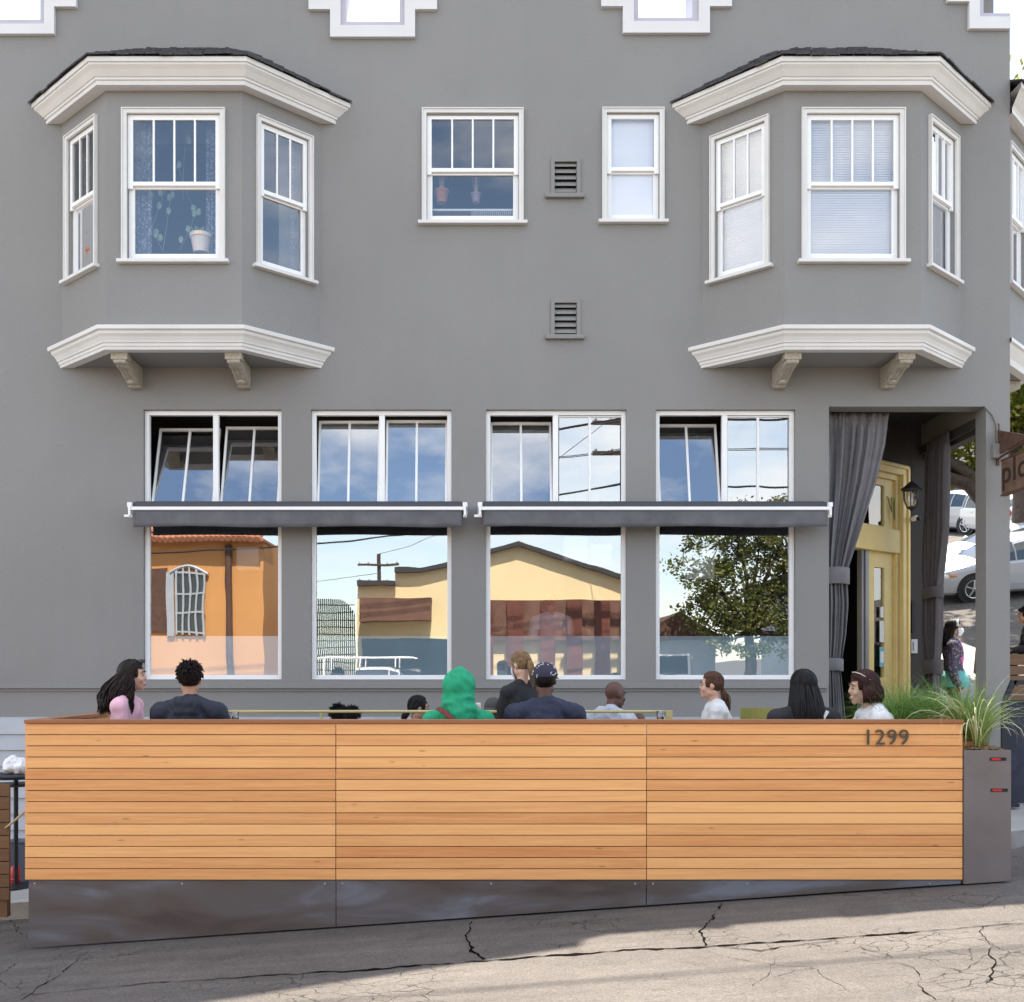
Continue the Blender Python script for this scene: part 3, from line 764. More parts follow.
# ---- storefront windows
def shopwin(i, a, b):
    x0, x1 = XF(a), XF(b); z0, z1 = ZF(679.5), ZF(409.5); fw = .055; yo, yi = .06, .13; zt = 4.06
    zb = ZF(526, 13.36)
    fr = MB()
    fr.box(x0, x0+fw, yo, yi, z0, z1); fr.box(x1-fw, x1, yo, yi, z0, z1)
    fr.box(x0+fw, x1-fw, yo, yi, z1-fw, z1); fr.box(x0+fw, x1-fw, yo, yi, z0, z0+fw); fr.box(x0+fw, x1-fw, yo, yi, zt-.1, zt)
    xm = {0: XF(214.5), 1: XF(381.5), 2: XF(556), 3: XF(726)}[i]; mw = .035
    fr.box(xm-mw, xm+mw, yo+.005, yi, zt, z1-fw)
    f = put('shop_window', fr, M['white'], BLD, bevel=.004)
    g = MB(); g.quad((x0+fw,.10,z0+fw), (x1-fw,.10,z0+fw), (x1-fw,.10,zt-.1), (x0+fw,.10,zt-.1)); put('pane', g, M['shopglass'], f)
    g = MB(); g.quad((x0+fw,.112,z0+fw), (x1-fw,.112,z0+fw), (x1-fw,.112,ZF(636,13.4)), (x0+fw,.112,ZF(636,13.4))); put('window_film', g, M['film'], f)
    g = MB(); g.box(x0+fw, x1-fw, .118, .125, zt-.32, zt-.101); put('blind_roll', g, M['dark'], f)
    # tilting upper lights
    tilt = [(19, 17), (9, 8), (11, 0), (14, 0)][i]
    for k, (p, q) in enumerate(((x0+fw, xm-mw), (xm+mw, x1-fw))):
        an = R(tilt[k]); h = z1-fw-zt-.01; w = q-p
        skew = [(.06, .05), (0, 0), (0, 0), (0, 0)][i][k]
        T = Matrix.Translation((p, .09, zt+.005)) @ Matrix.Rotation(-an, 4, 'X')
        s = MB(); s.M = T; t = .03 if tilt[k] else .012
        if tilt[k]:
            s.box(.004, t, 0, .04, 0, h); s.box(w-t, w-.004, 0, .04, 0, h); s.box(t, w-t, 0, .04, h-t, h); s.box(t, w-t, 0, .04, 0, t)
        s.box(w/2-.014, w/2+.014, .0, .04, t, h-t)
        if not tilt[k]: s.box(0, w, .0, .035, 0, .015); s.box(0, w, 0, .035, h-.015, h)
        sa = put('casement', s, M['white'], f)
        g = MB(); g.M = T; g.quad((t,.02,t), (w-t,.02,t), (w-t,.02,h-t), (t,.02,h-t)); put('casement_pane', g, M['shopglass'], f)
for i, (a, b) in enumerate(SF): shopwin(i, a, b)
# ------------------------------------------------------------------ awnings
def awning(a, b, label, arm_left, arm_right):
    yb = -.30; x0, x1 = XF(a, 13.0), XF(b, 13.0)
    t = thing('retracted_awning', label, 'awning', ((x0+x1)/2, 0, 4.0), 'awnings over the shop windows')
    m = MB(); m.box(x0+.03, x1-.03, -.28, -.002, 4.055, 4.118); m.box(x0+.05, x1-.05, -.25, -.01, 4.118, 4.13); put('case', m, M['awncase'], t, bevel=.01)
    m = MB(); m.box(x0-.02, x1, -.325, -.285, 4.01, 4.052); put('front_bar', m, M['white'], t, bevel=.006)
    v = MB(); n = 90; V = []; rnd = random.Random(int(a))
    for i in range(n+1):
        x = x0+.04+(x1-x0-.08)*i/n
        y = -.302+.012*math.sin(x*5.2+a)+.022*noise.noise(Vector((x*3.3, a, 0)))
        for q in range(5):
            z = 4.02-.212*q/4 + (.007*math.sin(x*3.1) if q == 4 else 0)
            V.append((x, -.302+(y+.302)*q/4, z))
    v.add(V, [(5*i+q, 5*i+5+q, 5*i+6+q, 5*i+1+q) for i in range(n) for q in range(4)])
    vo = put('valance', v, M['awn'], t, smooth=True)
    s = vo.modifiers.new('thickness', 'SOLIDIFY'); s.thickness = .004
    v = MB(); v.tube([(x0+.05,-.13,4.02), (x1-.05,-.13,4.02)], .05, 12); put('fabric_roll', v, M['awn'], t)
    for x, s in ((x0, -1), (x1, 1)):
        k = MB()
        k.box(x-.028, x+.028, -.33, -.01, 4.05, 4.105); k.box(x-.014, x+.014, -.335, -.26, 3.94, 4.05); k.tube([(x-.022,-.29,3.94), (x+.022,-.29,3.94)], .018, 10)
        if s == -1: k.box(x-.07, x, -.32, -.28, 3.925, 3.955)
        k.box(x-.03, x+.03, -.012, .0-.001, 4.0, 4.12)
        put('bracket', k, M['white'], t, bevel=.005)
awning(130, 465, 'left charcoal awning, rolled up above the two left shop windows', 1, 0)
awning(480, 830, 'right charcoal awning rolled up above the two right shop windows, beside the entry curtain', 0, 1)

# ------------------------------------------------------------------ entry
P1 = Vector((6.2, 2.0, 0)); DU = Vector((-.774, -.633, 0))
TD = Matrix(((DU.x, .633, 0, P1.x), (DU.y, -.774, 0, P1.y), (0, 0, 1, 0), (0, 0, 0, 1)))   # x = t along wall, y = outwards (towards street corner)
FL = 1.22
mb = MB()
mb.quad((4.40-.02,TH,5.6),(XR,TH,5.6),(XR,2.6,5.6),(4.40-.02,2.6,5.6))              # ceiling
mb.quad((4.395,TH,FL),(4.395,.6,FL),(4.395,.6,5.6),(4.395,TH,5.6))
mb.quad((6.2,2.0,FL),(6.68,2.0,FL),(6.68,2.0,5.6),(6.2,2.0,5.6))
q = MB(); Tt0, Tt1 = .0, 2.33
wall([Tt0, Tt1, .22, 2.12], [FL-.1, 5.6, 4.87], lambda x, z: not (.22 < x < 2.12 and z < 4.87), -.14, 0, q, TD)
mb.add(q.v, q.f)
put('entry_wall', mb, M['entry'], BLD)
mb = MB(); mb.box(4.2, 6.37, .02, 2.6, -.2, FL); mb.box(4.42, 6.3, -.30, .02, -.2, FL-.18); mb.box(4.42, 6.3, -.60, -.3, -.2, FL-.36); mb.box(4.42, 6.3, -.9, -.6, -.2, FL-.54)
mb.box(6.37, XR, .26, 2.6, -.2, 1.3)
put('entry_step', mb, M['concrete'], BLD)
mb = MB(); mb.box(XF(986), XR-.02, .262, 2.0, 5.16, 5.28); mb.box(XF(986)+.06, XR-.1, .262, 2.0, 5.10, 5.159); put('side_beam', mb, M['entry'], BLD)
mb = MB(); mb.box(4.4, XF(986), TH+.03, TH+.06, 5.37, 5.39); put('curtain_track', mb, M['black'], BLD)

def dbox(m, t0, t1, y0, y1, z0, z1): m.M = TD; m.box(t0, t1, y0, y1, z0, z1)
mb = MB()
dbox(mb, .02, .22, -.02, .05, FL, 4.99); dbox(mb, 2.12, 2.3, -.02, .05, FL, 4.99); dbox(mb, .22, 2.12, -.02, .05, 4.84, 4.99)
dbox(mb, .05, .10, .05, .08, FL, 4.96); dbox(mb, .05, 2.27, .05, .08, 4.93, 4.965)
dbox(mb, .14, .22, .05, .065, FL, 4.85)
dbox(mb, .22, .30, -.14, .0, FL, 4.84); dbox(mb, 2.04, 2.12, -.14, .0, FL, 4.84); dbox(mb, .30, 2.04, -.14, .0, 4.76, 4.84)
dbox(mb, .22, 2.12, -.14, .03, 3.72, 4.05)
door = put('entry_door', mb, M['yellow'], BLD, bevel=.006)
mb = MB()
dbox(mb, .30, .55, -.10, -.04, 4.05, 4.76); dbox(mb, 1.95, 2.04, -.1, -.04, 4.05, 4.76); dbox(mb, .55, 1.95, -.1, -.04, 4.66, 4.76); dbox(mb, .55, 1.95, -.1, -.04, 4.05, 4.09)
put('transom_sash', mb, M['yellow'], door, bevel=.004)
mb = MB(); mb.M = TD; mb.quad((.55,-.07,4.09), (1.95,-.07,4.09), (1.95,-.07,4.66), (.55,-.07,4.66)); put('transom_pane', mb, M['sashglass'], door)
mb = MB(); dbox(mb, .30, .53, -.11, -.05, FL, 3.72); dbox(mb, .80, .97, -.11, -.05, FL, 3.72); dbox(mb, .53, .8, -.11, -.05, 3.5, 3.72); dbox(mb, .53, .8, -.11, -.05, FL, 1.95)
leaf = put('door_leaf', mb, M['yellow'], door, bevel=.004)
mb = MB(); mb.M = TD; mb.quad((.53,-.08,1.95), (.8,-.08,1.95), (.8,-.08,3.5), (.53,-.08,3.5)); put('door_pane', mb, M['sashglass'], door)
mb = MB(); dbox(mb, .97, 1.05, -.13, -.03, FL, 3.72); dbox(mb, 1.07, 1.12, -.12, -.05, FL, 3.72); put('metal_jamb', mb, M['steel'], door)
mb = MB(); dbox(mb, .55, .66, -.049, -.045, 2.45, 2.75); dbox(mb, .56, .64, -.049, -.045, 2.8, 2.95); put('notice', mb, M['paper'], door)
mb = MB(); dbox(mb, .55, .66, -.049, -.045, 2.1, 2.38); put('notice', mb, M['teal'], door)
mb = MB(); dbox(mb, .56, .65, -.044, -.042, 2.16, 2.32); put('notice_text_panel', mb, M['paper'], door)
mb = MB(); dbox(mb, .35, .37, .0, .02, 4.2, 4.5); mb.M = TD; mb.tube([(.36,-.035,4.52), (.42,0,4.3), (.48,-.03,4.52)], .008, 6); put('door_hook', mb, M['olive'], door)
# opened left-hand leaf, swung inwards
mb = MB(); mb.M = TD; mb.box(2.0, 2.04, -.95, -.14, FL, 3.7); put('open_door_leaf', mb, M['yellow'], door)
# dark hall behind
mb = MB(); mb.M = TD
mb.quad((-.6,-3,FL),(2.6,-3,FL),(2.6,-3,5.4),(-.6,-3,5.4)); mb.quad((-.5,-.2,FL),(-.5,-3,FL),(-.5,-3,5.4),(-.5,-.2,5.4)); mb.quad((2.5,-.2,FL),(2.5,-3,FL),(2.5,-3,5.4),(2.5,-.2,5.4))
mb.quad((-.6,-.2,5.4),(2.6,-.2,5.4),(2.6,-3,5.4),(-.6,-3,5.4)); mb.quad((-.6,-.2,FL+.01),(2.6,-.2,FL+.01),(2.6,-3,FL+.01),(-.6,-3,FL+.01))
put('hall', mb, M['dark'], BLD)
mb = MB(); mb.box(6.24, 6.33, 1.95, 1.999, 2.3, 2.5); mb.box(6.27, 6.31, 1.93, 1.95, 2.34, 2.46); put('intercom', mb, M['steel'], BLD)
mb = MB(); mb.box(6.25, 6.30, 1.95, 1.999, 2.6, 3.05); put('conduit_box', mb, M['black'], BLD)

# hanging lantern
c = W(911.5, 497, 14.2); L0 = thing('hanging_lantern', 'black metal lantern with glass sides hanging on a chain in the entry', 'lantern', c)
m = MB()
for i in range(46):
    z = c.z+.24+.02*i
    if z > 5.58: break
    m.M = Matrix.Translation((c.x, c.y, z)) @ Matrix.Rotation(PI/2*(i % 2), 4, 'Z')
    m.tube([(0,.0,-.012), (.007,0,0), (0,0,.012), (-.007,0,0), (0,0,-.012)], .0022, 4)
put('chain', m, M['black'], L0)
m = MB(); m.lathe([(.0,.25),(.012,.24),(.015,.21),(.04,.19),(.10,.135),(.145,.105),(.15,.095),(.13,.09),(.0,.09)], c, 6); put('lantern_roof', m, M['black'], L0)
m = MB()
for k in range(6):
    a = k*PI/3; ca, sa = math.cos(a), math.sin(a)
    m.tube([(c.x+.115*ca, c.y+.115*sa, c.z+.095), (c.x+.10*ca, c.y+.10*sa, c.z-.05), (c.x+.06*ca, c.y+.06*sa, c.z-.14)], .007, 6)
m.lathe([(.0,-.2),(.015,-.19),(.03,-.165),(.065,-.15),(.07,-.135),(.0,-.13)], c, 6); put('lantern_cage', m, M['black'], L0)
m = MB(); m.lathe([(.105,.09),(.092,-.05),(.055,-.13)], c, 6); put('lantern_glass', m, M['carglass'] if False else M['sashglass'], L0)
m = MB(); m.lathe([(.0,-.12),(.018,-.12),(.02,.0),(.026,.04),(.0,.08)], c, 10); put('bulb', m, M['bulb'], L0)
c = W(916, 518, 15.1); m = MB(); m.ell(c, (.04,.04,.04)); m.tube([c+Vector((0,.03,.0)), c+Vector((0,.12,0))], .035, 12)
cm = put('security_camera', m, M['white'], None, smooth=True, origin=c); tag(cm, 'small white dome camera on the dark entry wall below the lantern', 'camera')
m = MB(); m.ell(c+Vector((.02,-.03,-.015)), (.035,.035,.035)); put('lens', m, M['black'], cm, smooth=True)

# curtains
def curtain(T, w_top, zt, bands, zb, prof, label, folds, name='tied_curtain', depth=.07, side=0, mat='curtain'):
    """prof(z)->(x0,x1) extents in local x"""
    t = thing(name, label, 'curtain', T.translation)
    n = 110; rows = 60; V = []
    for j in range(rows+1):
        z = zt+(zb-zt)*j/rows; x0, x1 = prof(z); w = x1-x0
        for i in range(n+1):
            u = i/n
            ph = u*folds*2*PI + .8*math.sin(3*u*PI+1)
            squeeze = min(1, w/w_top)
            dd = depth*(.35+.65*squeeze)
            if u > .62 and not side: dd *= 1-.75*sstep(.62, .8, u)*sstep(0, .6, squeeze-.3)
            y = dd*math.sin(ph)+.015*math.sin(ph*2.3+z*2)+.02*math.sin(z*1.3+u*4)
            if j < 3: y = y*.4+.012*math.sin(u*folds*6*PI)
            V.append(T @ Vector((x0+w*u+.008*math.sin(ph*1.7), y, z)))
    m = MB(); m.add(V, [(j*(n+1)+i, j*(n+1)+i+1, (j+1)*(n+1)+i+1, (j+1)*(n+1)+i) for j in range(rows) for i in range(n)])
    o = put('cloth', m, M[mat], t, smooth=True); s = o.modifiers.new('thickness', 'SOLIDIFY'); s.thickness = .004
    for (z1, z0) in bands:
        x0, x1 = prof((z0+z1)/2); m = MB(); cx, rx = (x0+x1)/2, (x1-x0)/2+.012; ry = depth+.03
        V = []; seg = 24
        for zz in (z1, z1-.006, z0+.006, z0):
            e = 0 if zz in (z1, z0) else .006
            for k in range(seg):
                a = 2*PI*k/seg; V.append(T @ Vector((cx+(rx+e)*math.copysign(abs(math.cos(a))**.7, math.cos(a)), (ry+e)*math.copysign(abs(math.sin(a))**.7, math.sin(a)), zz+.006*math.sin(a*3))))
        m.add(V, [(j*seg+k, j*seg+(k+1) % seg, (j+1)*seg+(k+1) % seg, (j+1)*seg+k) for j in range(3) for k in range(seg)])
        put('tie_band', m, M[mat], t, smooth=True)
    return t
def profL(z):
    pts = [(5.36, 4.43, 5.29), (4.95, 4.43, 5.235), (4.5, 4.43, 5.13), (4.0, 4.43, 4.97), (3.6, 4.43, 4.84), (3.37, 4.44, 4.765), (3.15, 4.44, 4.755), (2.9, 4.435, 4.77), (2.5, 4.435, 4.74), (2.2, 4.44, 4.69), (2.05, 4.44, 4.67), (1.7, 4.44, 4.70), (1.2, 4.43, 4.74)]
    for (za, a0, a1), (zc, b0, b1) in zip(pts, pts[1:]):
        if z >= zc: u = (za-z)/(za-zc); return a0+(b0-a0)*u, a1+(b1-a1)*u
    return pts[-1][1:]
curtain(Matrix.Translation((0, .33, 0)), .85, 5.36, [(3.37,3.155), (2.2,2.04)], 1.3, profL, 'full grey curtain drawn to the left of the entry and tied twice', 6, depth=.05)
TR = Matrix.Translation((6.32, 0, 0)) @ Matrix.Rotation(PI/2, 4, 'Z')
def profR(z):
    pts = [(5.25, .86, 1.62), (4.5, .95, 1.62), (4.0, 1.02, 1.64), (3.4, 1.18, 1.64), (3.2, 1.22, 1.60), (3.05, 1.22, 1.62), (2.6, 1.2, 1.68), (2.2, 1.24, 1.62), (2.0, 1.24, 1.62), (1.2, 1.2, 1.7)]
    for (za, a0, a1), (zc, b0, b1) in zip(pts, pts[1:]):
        if z >= zc: u = (za-z)/(za-zc); return a0+(b0-a0)*u, a1+(b1-a1)*u
    return pts[-1][1:]
curtain(TR, .8, 5.25, [(3.2,3.05), (2.2,2.0)], 1.3, profR, 'grey curtain with painted-in shade at the side opening of the entry, behind the lantern', 7, side=1, mat='curtainshaded')

# ------------------------------------------------------------------ lettering helper
def text_mesh(txt, size, extrude, bold=0, bevel=0):
    cu = bpy.data.curves.new('t', 'FONT'); cu.body = txt; cu.size = size; cu.extrude = extrude; cu.offset = bold; cu.resolution_u = 6; cu.space_character = 1.08
    o = bpy.data.objects.new('t', cu); link(o); dg = bpy.context.evaluated_depsgraph_get(); dg.update()
    me = bpy.data.meshes.new_from_object(o.evaluated_get(dg)); bpy.data.objects.remove(o); bpy.data.curves.remove(cu)
    return me
def place_text(name, txt, size, extrude, T, mat, parent, bold=0, width=None):
    me = text_mesh(txt, size, extrude, bold)
    xs_ = [v.co.x for v in me.vertices]; x0, x1 = min(xs_), max(xs_)
    for v in me.vertices:
        p = v.co.copy(); p.x -= x0
        if width: p.x *= width/(x1-x0)
        v.co = T @ p - root_of(parent).location
    me.materials.clear(); me.materials.append(mat)
    o = bpy.data.objects.new(name, me); link(o); o.parent = parent; return o

# hanging wooden sign, at right angles to the front
M['signwood'] = plain('weathered_sign_plank', (.17,.10,.07), .75, var=.3, vscale=7, bump=.4, bscale=30)
M['signdark'] = plain('burnt_lettering', (.035,.018,.012), .8)
M['rust'] = plain('rusty_steel', (.10,.05,.035), .8, var=.3, vscale=9)
sx = 6.52
SG = thing('hanging_sign', 'projecting brown plank sign with dark lettering on the corner post', 'sign', (sx, -.2, 4.4))
m = MB()
z0, z1 = ZF(494.5, 13.12), ZF(461, 13.12)
m.box(sx-.03, sx+.03, -1.35, -.16, z0, z1); put('board', m, M['signwood'], SG, bevel=.008)
m = MB(); m.box(sx-.034, sx+.034, -1.36, -.15, z0-.02, z0); m.box(sx-.034, sx+.034, -1.36, -.15, z1, z1+.02); put('edge_batten', m, M['rust'], SG)
TS = Matrix(((0,0,-1,sx-.031), (-1,0,0,-.20), (0,1,0,z0+.13), (0,0,0,1)))
place_text('lettering', 'plow', .40, .004, TS, M['signdark'], SG, bold=.004, width=1.0)
m = MB(); m.prism([(-.02, z1+.42), (-.02, z1+.10), (-.75, z1+.16), (-.75, z1+.19)], 'x', sx-.015, sx+.015); put('bracket_plate', m, M['rust'], SG)
m = MB(); m.box(sx-.015, sx+.015, -.03, .0, z1-.02, z1+.5); m.tube([(sx,-.01,z1+.06), (sx,-1.3,z1+.2)], .015, 8)
for y in (-.3, -1.2): m.tube([(sx, y, z1), (sx, y, z1+.2)], .008, 6)
put('bracket_arm', m, M['rust'], SG)
m = MB(); jx = XF(996); m.box(jx-.07, jx+.05, -.09, -.001, ZF(459), ZF(445)); jb = put('junction_box', m, M['stucco'], None, origin=(jx,0,ZF(452)), bevel=.008)
tag(jb, 'small painted electrical box on the corner post beside the hanging sign', 'electrical box')
m = MB(); m.tube([(jx,-.04,ZF(446)), (jx-.0,-.02,ZF(425)), (jx-.05,-.015,ZF(415)), (jx-.12,-.012,ZF(409)), (XF(984),-.012,ZF(406))], .012, 8); put('conduit', m, M['stucco'], jb, smooth=True)

# ------------------------------------------------------------------ parklet barrier
YB = -5.0; DB = 8.3
def XB(p): return XF(p, DB)
def ZB(p): return ZF(p, DB)
zb0, zb1 = ZB(880), ZB(723.6); NB = 14; pitch = (zb1-zb0)/NB
SEAMS = [25, 335.8, 646.6, 963]
CED = [wood('oiled_cedar_boards', (.92,.49,.20), (.62,.245,.085), pitch, zb0, (-100*q-50, 100), var=.85) for q in range(3)]; M['cedar'] = CED[0]
M['cedarcap'] = wood('cedar_cap', (.40,.17,.08), (.25,.10,.045), 5, -2, (XB(25)-.01, 50), var=.1)
def skirt_mat():
    m, n, b = new_mat('mill_scale_steel'); L = n.links.new
    t = n.nodes.new('ShaderNodeTexCoord'); mp = n.nodes.new('ShaderNodeMapping'); mp.inputs['Scale'].default_value = (.5, 1, 2.2); L(t.outputs['Object'], mp.inputs[0])
    a = n.nodes.new('ShaderNodeTexNoise'); a.inputs['Scale'].default_value = 1.6; a.inputs['Detail'].default_value = 5; a.inputs['Distortion'].default_value = .8; L(mp.outputs[0], a.inputs[0])
    r = n.nodes.new('ShaderNodeValToRGB'); e = r.color_ramp.elements
    e[0].position = .36; e[0].color = (.085,.066,.062,1); e[1].position = .68; e[1].color = (.19,.20,.24,1)
    x = e.new(.46); x.color = (.115,.092,.084,1); x = e.new(.56); x.color = (.13,.118,.122,1)
    L(a.outputs['Fac'], r.inputs[0]); L(r.outputs[0], b.inputs['Base Color'])
    f = n.nodes.new('ShaderNodeTexNoise'); f.inputs['Scale'].default_value = 9; f.inputs['Detail'].default_value = 6; L(mp.outputs[0], f.inputs[0])
    q = n.nodes.new('ShaderNodeMapRange'); q.inputs['To Min'].default_value = .48; q.inputs['To Max'].default_value = .68; L(f.outputs['Fac'], q.inputs['Value']); L(q.outputs[0], b.inputs['Roughness'])
    b.inputs['Metallic'].default_value = .35; b.inputs['Specular IOR Level'].default_value = .5
    return m
M['skirt'] = skirt_mat()
M['planter'] = plain('planter_steel', (.185,.158,.155), .5, metal=.2, var=.12, vscale=3)
M['bronze'] = plain('bronze_numerals', (.10,.085,.06), .5, metal=.4)
BAR = thing('parklet_barrier', 'long barrier of horizontal orange cedar boards round the seating deck', 'barrier', (0, YB, .3))
rnd = random.Random(3)
for s in range(3):
    x0, x1 = XB(SEAMS[s])+(.003 if s else 0), XB(SEAMS[s+1])-.003
    m = MB()
    for i in range(NB):
        z = zb0+i*pitch; j = rnd.uniform(-.0015, .0015)
        m.box(x0, x1, YB+j, YB+.022, z+.003, z+pitch-.003)
    p = put('slat_panel', m, CED[s], BAR, bevel=.0018)
    m = MB(); m.box(x0+.01, x1-.01, YB+.023, YB+.06, zb0+.003, zb1-.003); put('backing', m, M['dark'], p)
    # steel skirt following the sloping road
    a, b = (XB(28) if s == 0 else x0), (x1 if s < 2 else XB(963)-.01)
    def gz(x): return road_z(x, YB)+.012
    m = MB(); m.prism([(a, zb0-.004), (a, min(gz(a), zb0-.02)), (b, min(gz(b), zb0-.02)), (b, zb0-.004)], 'y', YB+.012, YB+.018)
    k = put('skirt_panel', m, M['skirt'], BAR)
    m = MB()
    for u in ((.02, .5, .965) if s < 2 else (.02, .32, .9)):
        xx = a+(b-a)*u; m.lathe([(.0,-.004),(.008,-.003),(.009,.0)], (xx, YB+.011, zb0-.03), 10, 'y')
    put('screw', m, M['steel'], k)
m = MB(); m.box(XB(24.5), XB(963.5), YB-.012, YB+.12, zb1+.0, zb1+.030); m.box(XB(24.5), XB(24.5)+.12, YB+.12, -3.15, zb1, zb1+.030); m.box(XB(963.5)-.12, XB(963.5), YB+.12, -3.15, zb1, zb1+.030)
put('cap_rail', m, M['cedarcap'], BAR, bevel=.003)
for x0, x1 in ((XB(25)+.0, XB(25)+.022), (XB(963)-.022, XB(963))):
    m = MB()
    for i in range(NB): z = zb0+i*pitch; m.box(x0, x1, YB+.0225, -3.2, z+.003, z+pitch-.003)
    m.box(min(x0, x1)+.03 if x0 < 0 else x0-.05, (x0+.06) if x0 < 0 else x0-.03, YB+.08, -3.25, zb0, zb1-.01)
    put('side_slat_panel', m, M['cedar'], BAR)
DECK = .50
m = MB(); m.box(XB(25)+.05, XB(963)-.05, YB+.06, -3.0, DECK-.16, DECK); put('deck', m, M['cedar'], BAR)
TN = Matrix(((1,0,0,XB(866.5)), (0,0,-1,YB-.014), (0,1,0,ZB(744.5)), (0,0,0,1)))
place_text('house_number', '1299', .172, .004, TN, M['bronze'], BAR, width=XB(908)-XB(866.5))

# steel planter with variegated grass
px0, px1 = XB(963.5), XB(1010.5); pz1 = ZB(750)
PL = thing('steel_planter', 'tall rusty brown steel planter at the right end of the barrier', 'planter', ((px0+px1)/2, YB+.2, road_z(4, YB)))
m = MB(); y0, y1 = YB-.01, YB+.42
def gzz(x): return road_z(x, YB)+.01
m.prism([(px0, pz1), (px0, gzz(px0)), (px1, gzz(px1)), (px1, pz1)], 'y', y0, y0+.006)
m.prism([(px0, pz1), (px0, gzz(px0)), (px1, gzz(px1)), (px1, pz1)], 'y', y1-.006, y1)
m.box(px0, px0+.006, y0+.006, y1-.006, gzz(px0), pz1); m.box(px1-.006, px1, y0+.006, y1-.006, gzz(px1), pz1)
put('planter_box', m, M['planter'], PL, bevel=.002)
m = MB(); rnd = random.Random(5)
nn = 14; V = []
for j in range(nn+1):
    for i in range(nn+1):
        V.append((px0+.007+(px1-px0-.014)*i/nn, y0+.007+(y1-y0-.014)*j/nn, pz1-.01+.02*rnd.random()+.03*math.sin(PI*i/nn)*math.sin(PI*j/nn)))
m.add(V, [(j*(nn+1)+i, j*(nn+1)+i+1, (j+1)*(nn+1)+i+1, (j+1)*(nn+1)+i) for j in range(nn) for i in range(nn)]); put('mulch', m, M['soil'], PL)
M['reflector'] = plain('red_reflector', (.65,.02,.02), .25)
for (a, b, y) in ((989, 1005.5, 759), (990, 1007, 790)):
    m = MB(); m.box(XB(a), XB(b), y0-.004, y0-.0005, ZB(y+1.6), ZB(y-1.6)); s = put('slot', m, M['dark'], PL)
    m = MB(); m.box(XB(a+1.5), XB(b-6), y0-.007, y0-.0045, ZB(y+.9), ZB(y-.9)); put('reflector', m, M['reflector'], s)

def leafmat(name, c1, c2, trans=.35, sc=3.0):
    m, n, b = new_mat(name); L = n.links.new
    t = n.nodes.new('ShaderNodeTexCoord'); nz = n.nodes.new('ShaderNodeTexNoise'); nz.inputs['Scale'].default_value = sc; nz.inputs['Detail'].default_value = 6
    L(t.outputs['Object'], nz.inputs[0]); mr = n.nodes.new('ShaderNodeMapRange'); mr.inputs['From Min'].default_value = .35; mr.inputs['From Max'].default_value = .65; L(nz.outputs['Fac'], mr.inputs['Value'])
    mxn = n.nodes.new('ShaderNodeMixRGB'); mxn.inputs['Color1'].default_value = (*c1, 1); mxn.inputs['Color2'].default_value = (*c2, 1); L(mr.outputs[0], mxn.inputs['Fac'])
    L(mxn.outputs[0], b.inputs['Base Color']); b.inputs['Roughness'].default_value = .55
    tr = n.nodes.new('ShaderNodeBsdfTranslucent'); L(mxn.outputs[0], tr.inputs[0]); ms = n.nodes.new('ShaderNodeMixShader'); ms.inputs[0].default_value = trans
    L(b.outputs[0], ms.inputs[1]); L(tr.outputs[0], ms.inputs[2]); L(ms.outputs[0], n.nodes['Material Output'].inputs['Surface'])
    return m
M['grass'] = leafmat('feather_grass', (.10,.22,.035), (.20,.34,.07), sc=14)
M['vgrass'] = leafmat('variegated_grass', (.15,.27,.04), (.30,.40,.10), sc=30)
M['pale'] = leafmat('pale_grass_blade', (.62,.62,.32), (.75,.75,.5), sc=30)
def blade(m, p, az, lean, L, w, curl, seg=8, tw=0):
    d = Vector((math.cos(az), math.sin(az), 0)); n_ = Vector((-d.y, d.x, 0)); q = Vector(p); an = lean; V = []
    for i in range(seg+1):
        u = i/seg; ww = w*(1-u**2.2)*.5+.0004
        t = n_*math.cos(tw)+Vector((0,0,1))*math.sin(tw)
        V += [q-t*ww, q+t*ww]
        q = q+(d*math.sin(an)+Vector((0,0,1))*math.cos(an))*(L/seg); an += curl/seg*(.4+1.2*u)
    m.add(V, [(2*i, 2*i+1, 2*i+3, 2*i+2) for i in range(seg)])
def clump(c, n, L, w, curl, spread, rnd, m, lean=.5, az0=None, azs=PI):
    for _ in range(n):
        az = rnd.uniform(-PI, PI) if az0 is None else rnd.gauss(az0, azs)
        r = spread*math.sqrt(rnd.random())
        p = (c[0]+r*math.cos(az)*rnd.random(), c[1]+r*math.sin(az)*rnd.random(), c[2])
        blade(m, p, az, rnd.uniform(0, lean), L*rnd.uniform(.6, 1.1), w*rnd.uniform(.7, 1.2), curl*rnd.uniform(.4, 1.3), tw=rnd.uniform(-.6, .6))
rnd = random.Random(12); cc = ((px0+px1)/2+.0, YB+.2, pz1)
m = MB(); clump(cc, 170, .52, .007, 1.5, .13, rnd, m, .45); clump(cc, 50, .64, .006, .7, .09, rnd, m, .28)
g = put('variegated_grass', m, M['vgrass'], None, origin=cc); tag(g, 'tall striped grass with drooping pale blades growing in the steel planter', 'grass plant')
m = MB()
clump(cc, 40, .78, .011, 3.2, .1, rnd, m, .5, PI*1.05, .4); clump(cc, 26, .66, .009, 3.0, .1, rnd, m, .5, 0, .5); clump(cc, 20, .66, .009, 2.8, .1, rnd, m, .5, -PI/2, .9)
put('pale_blade', m, M['pale'], g)

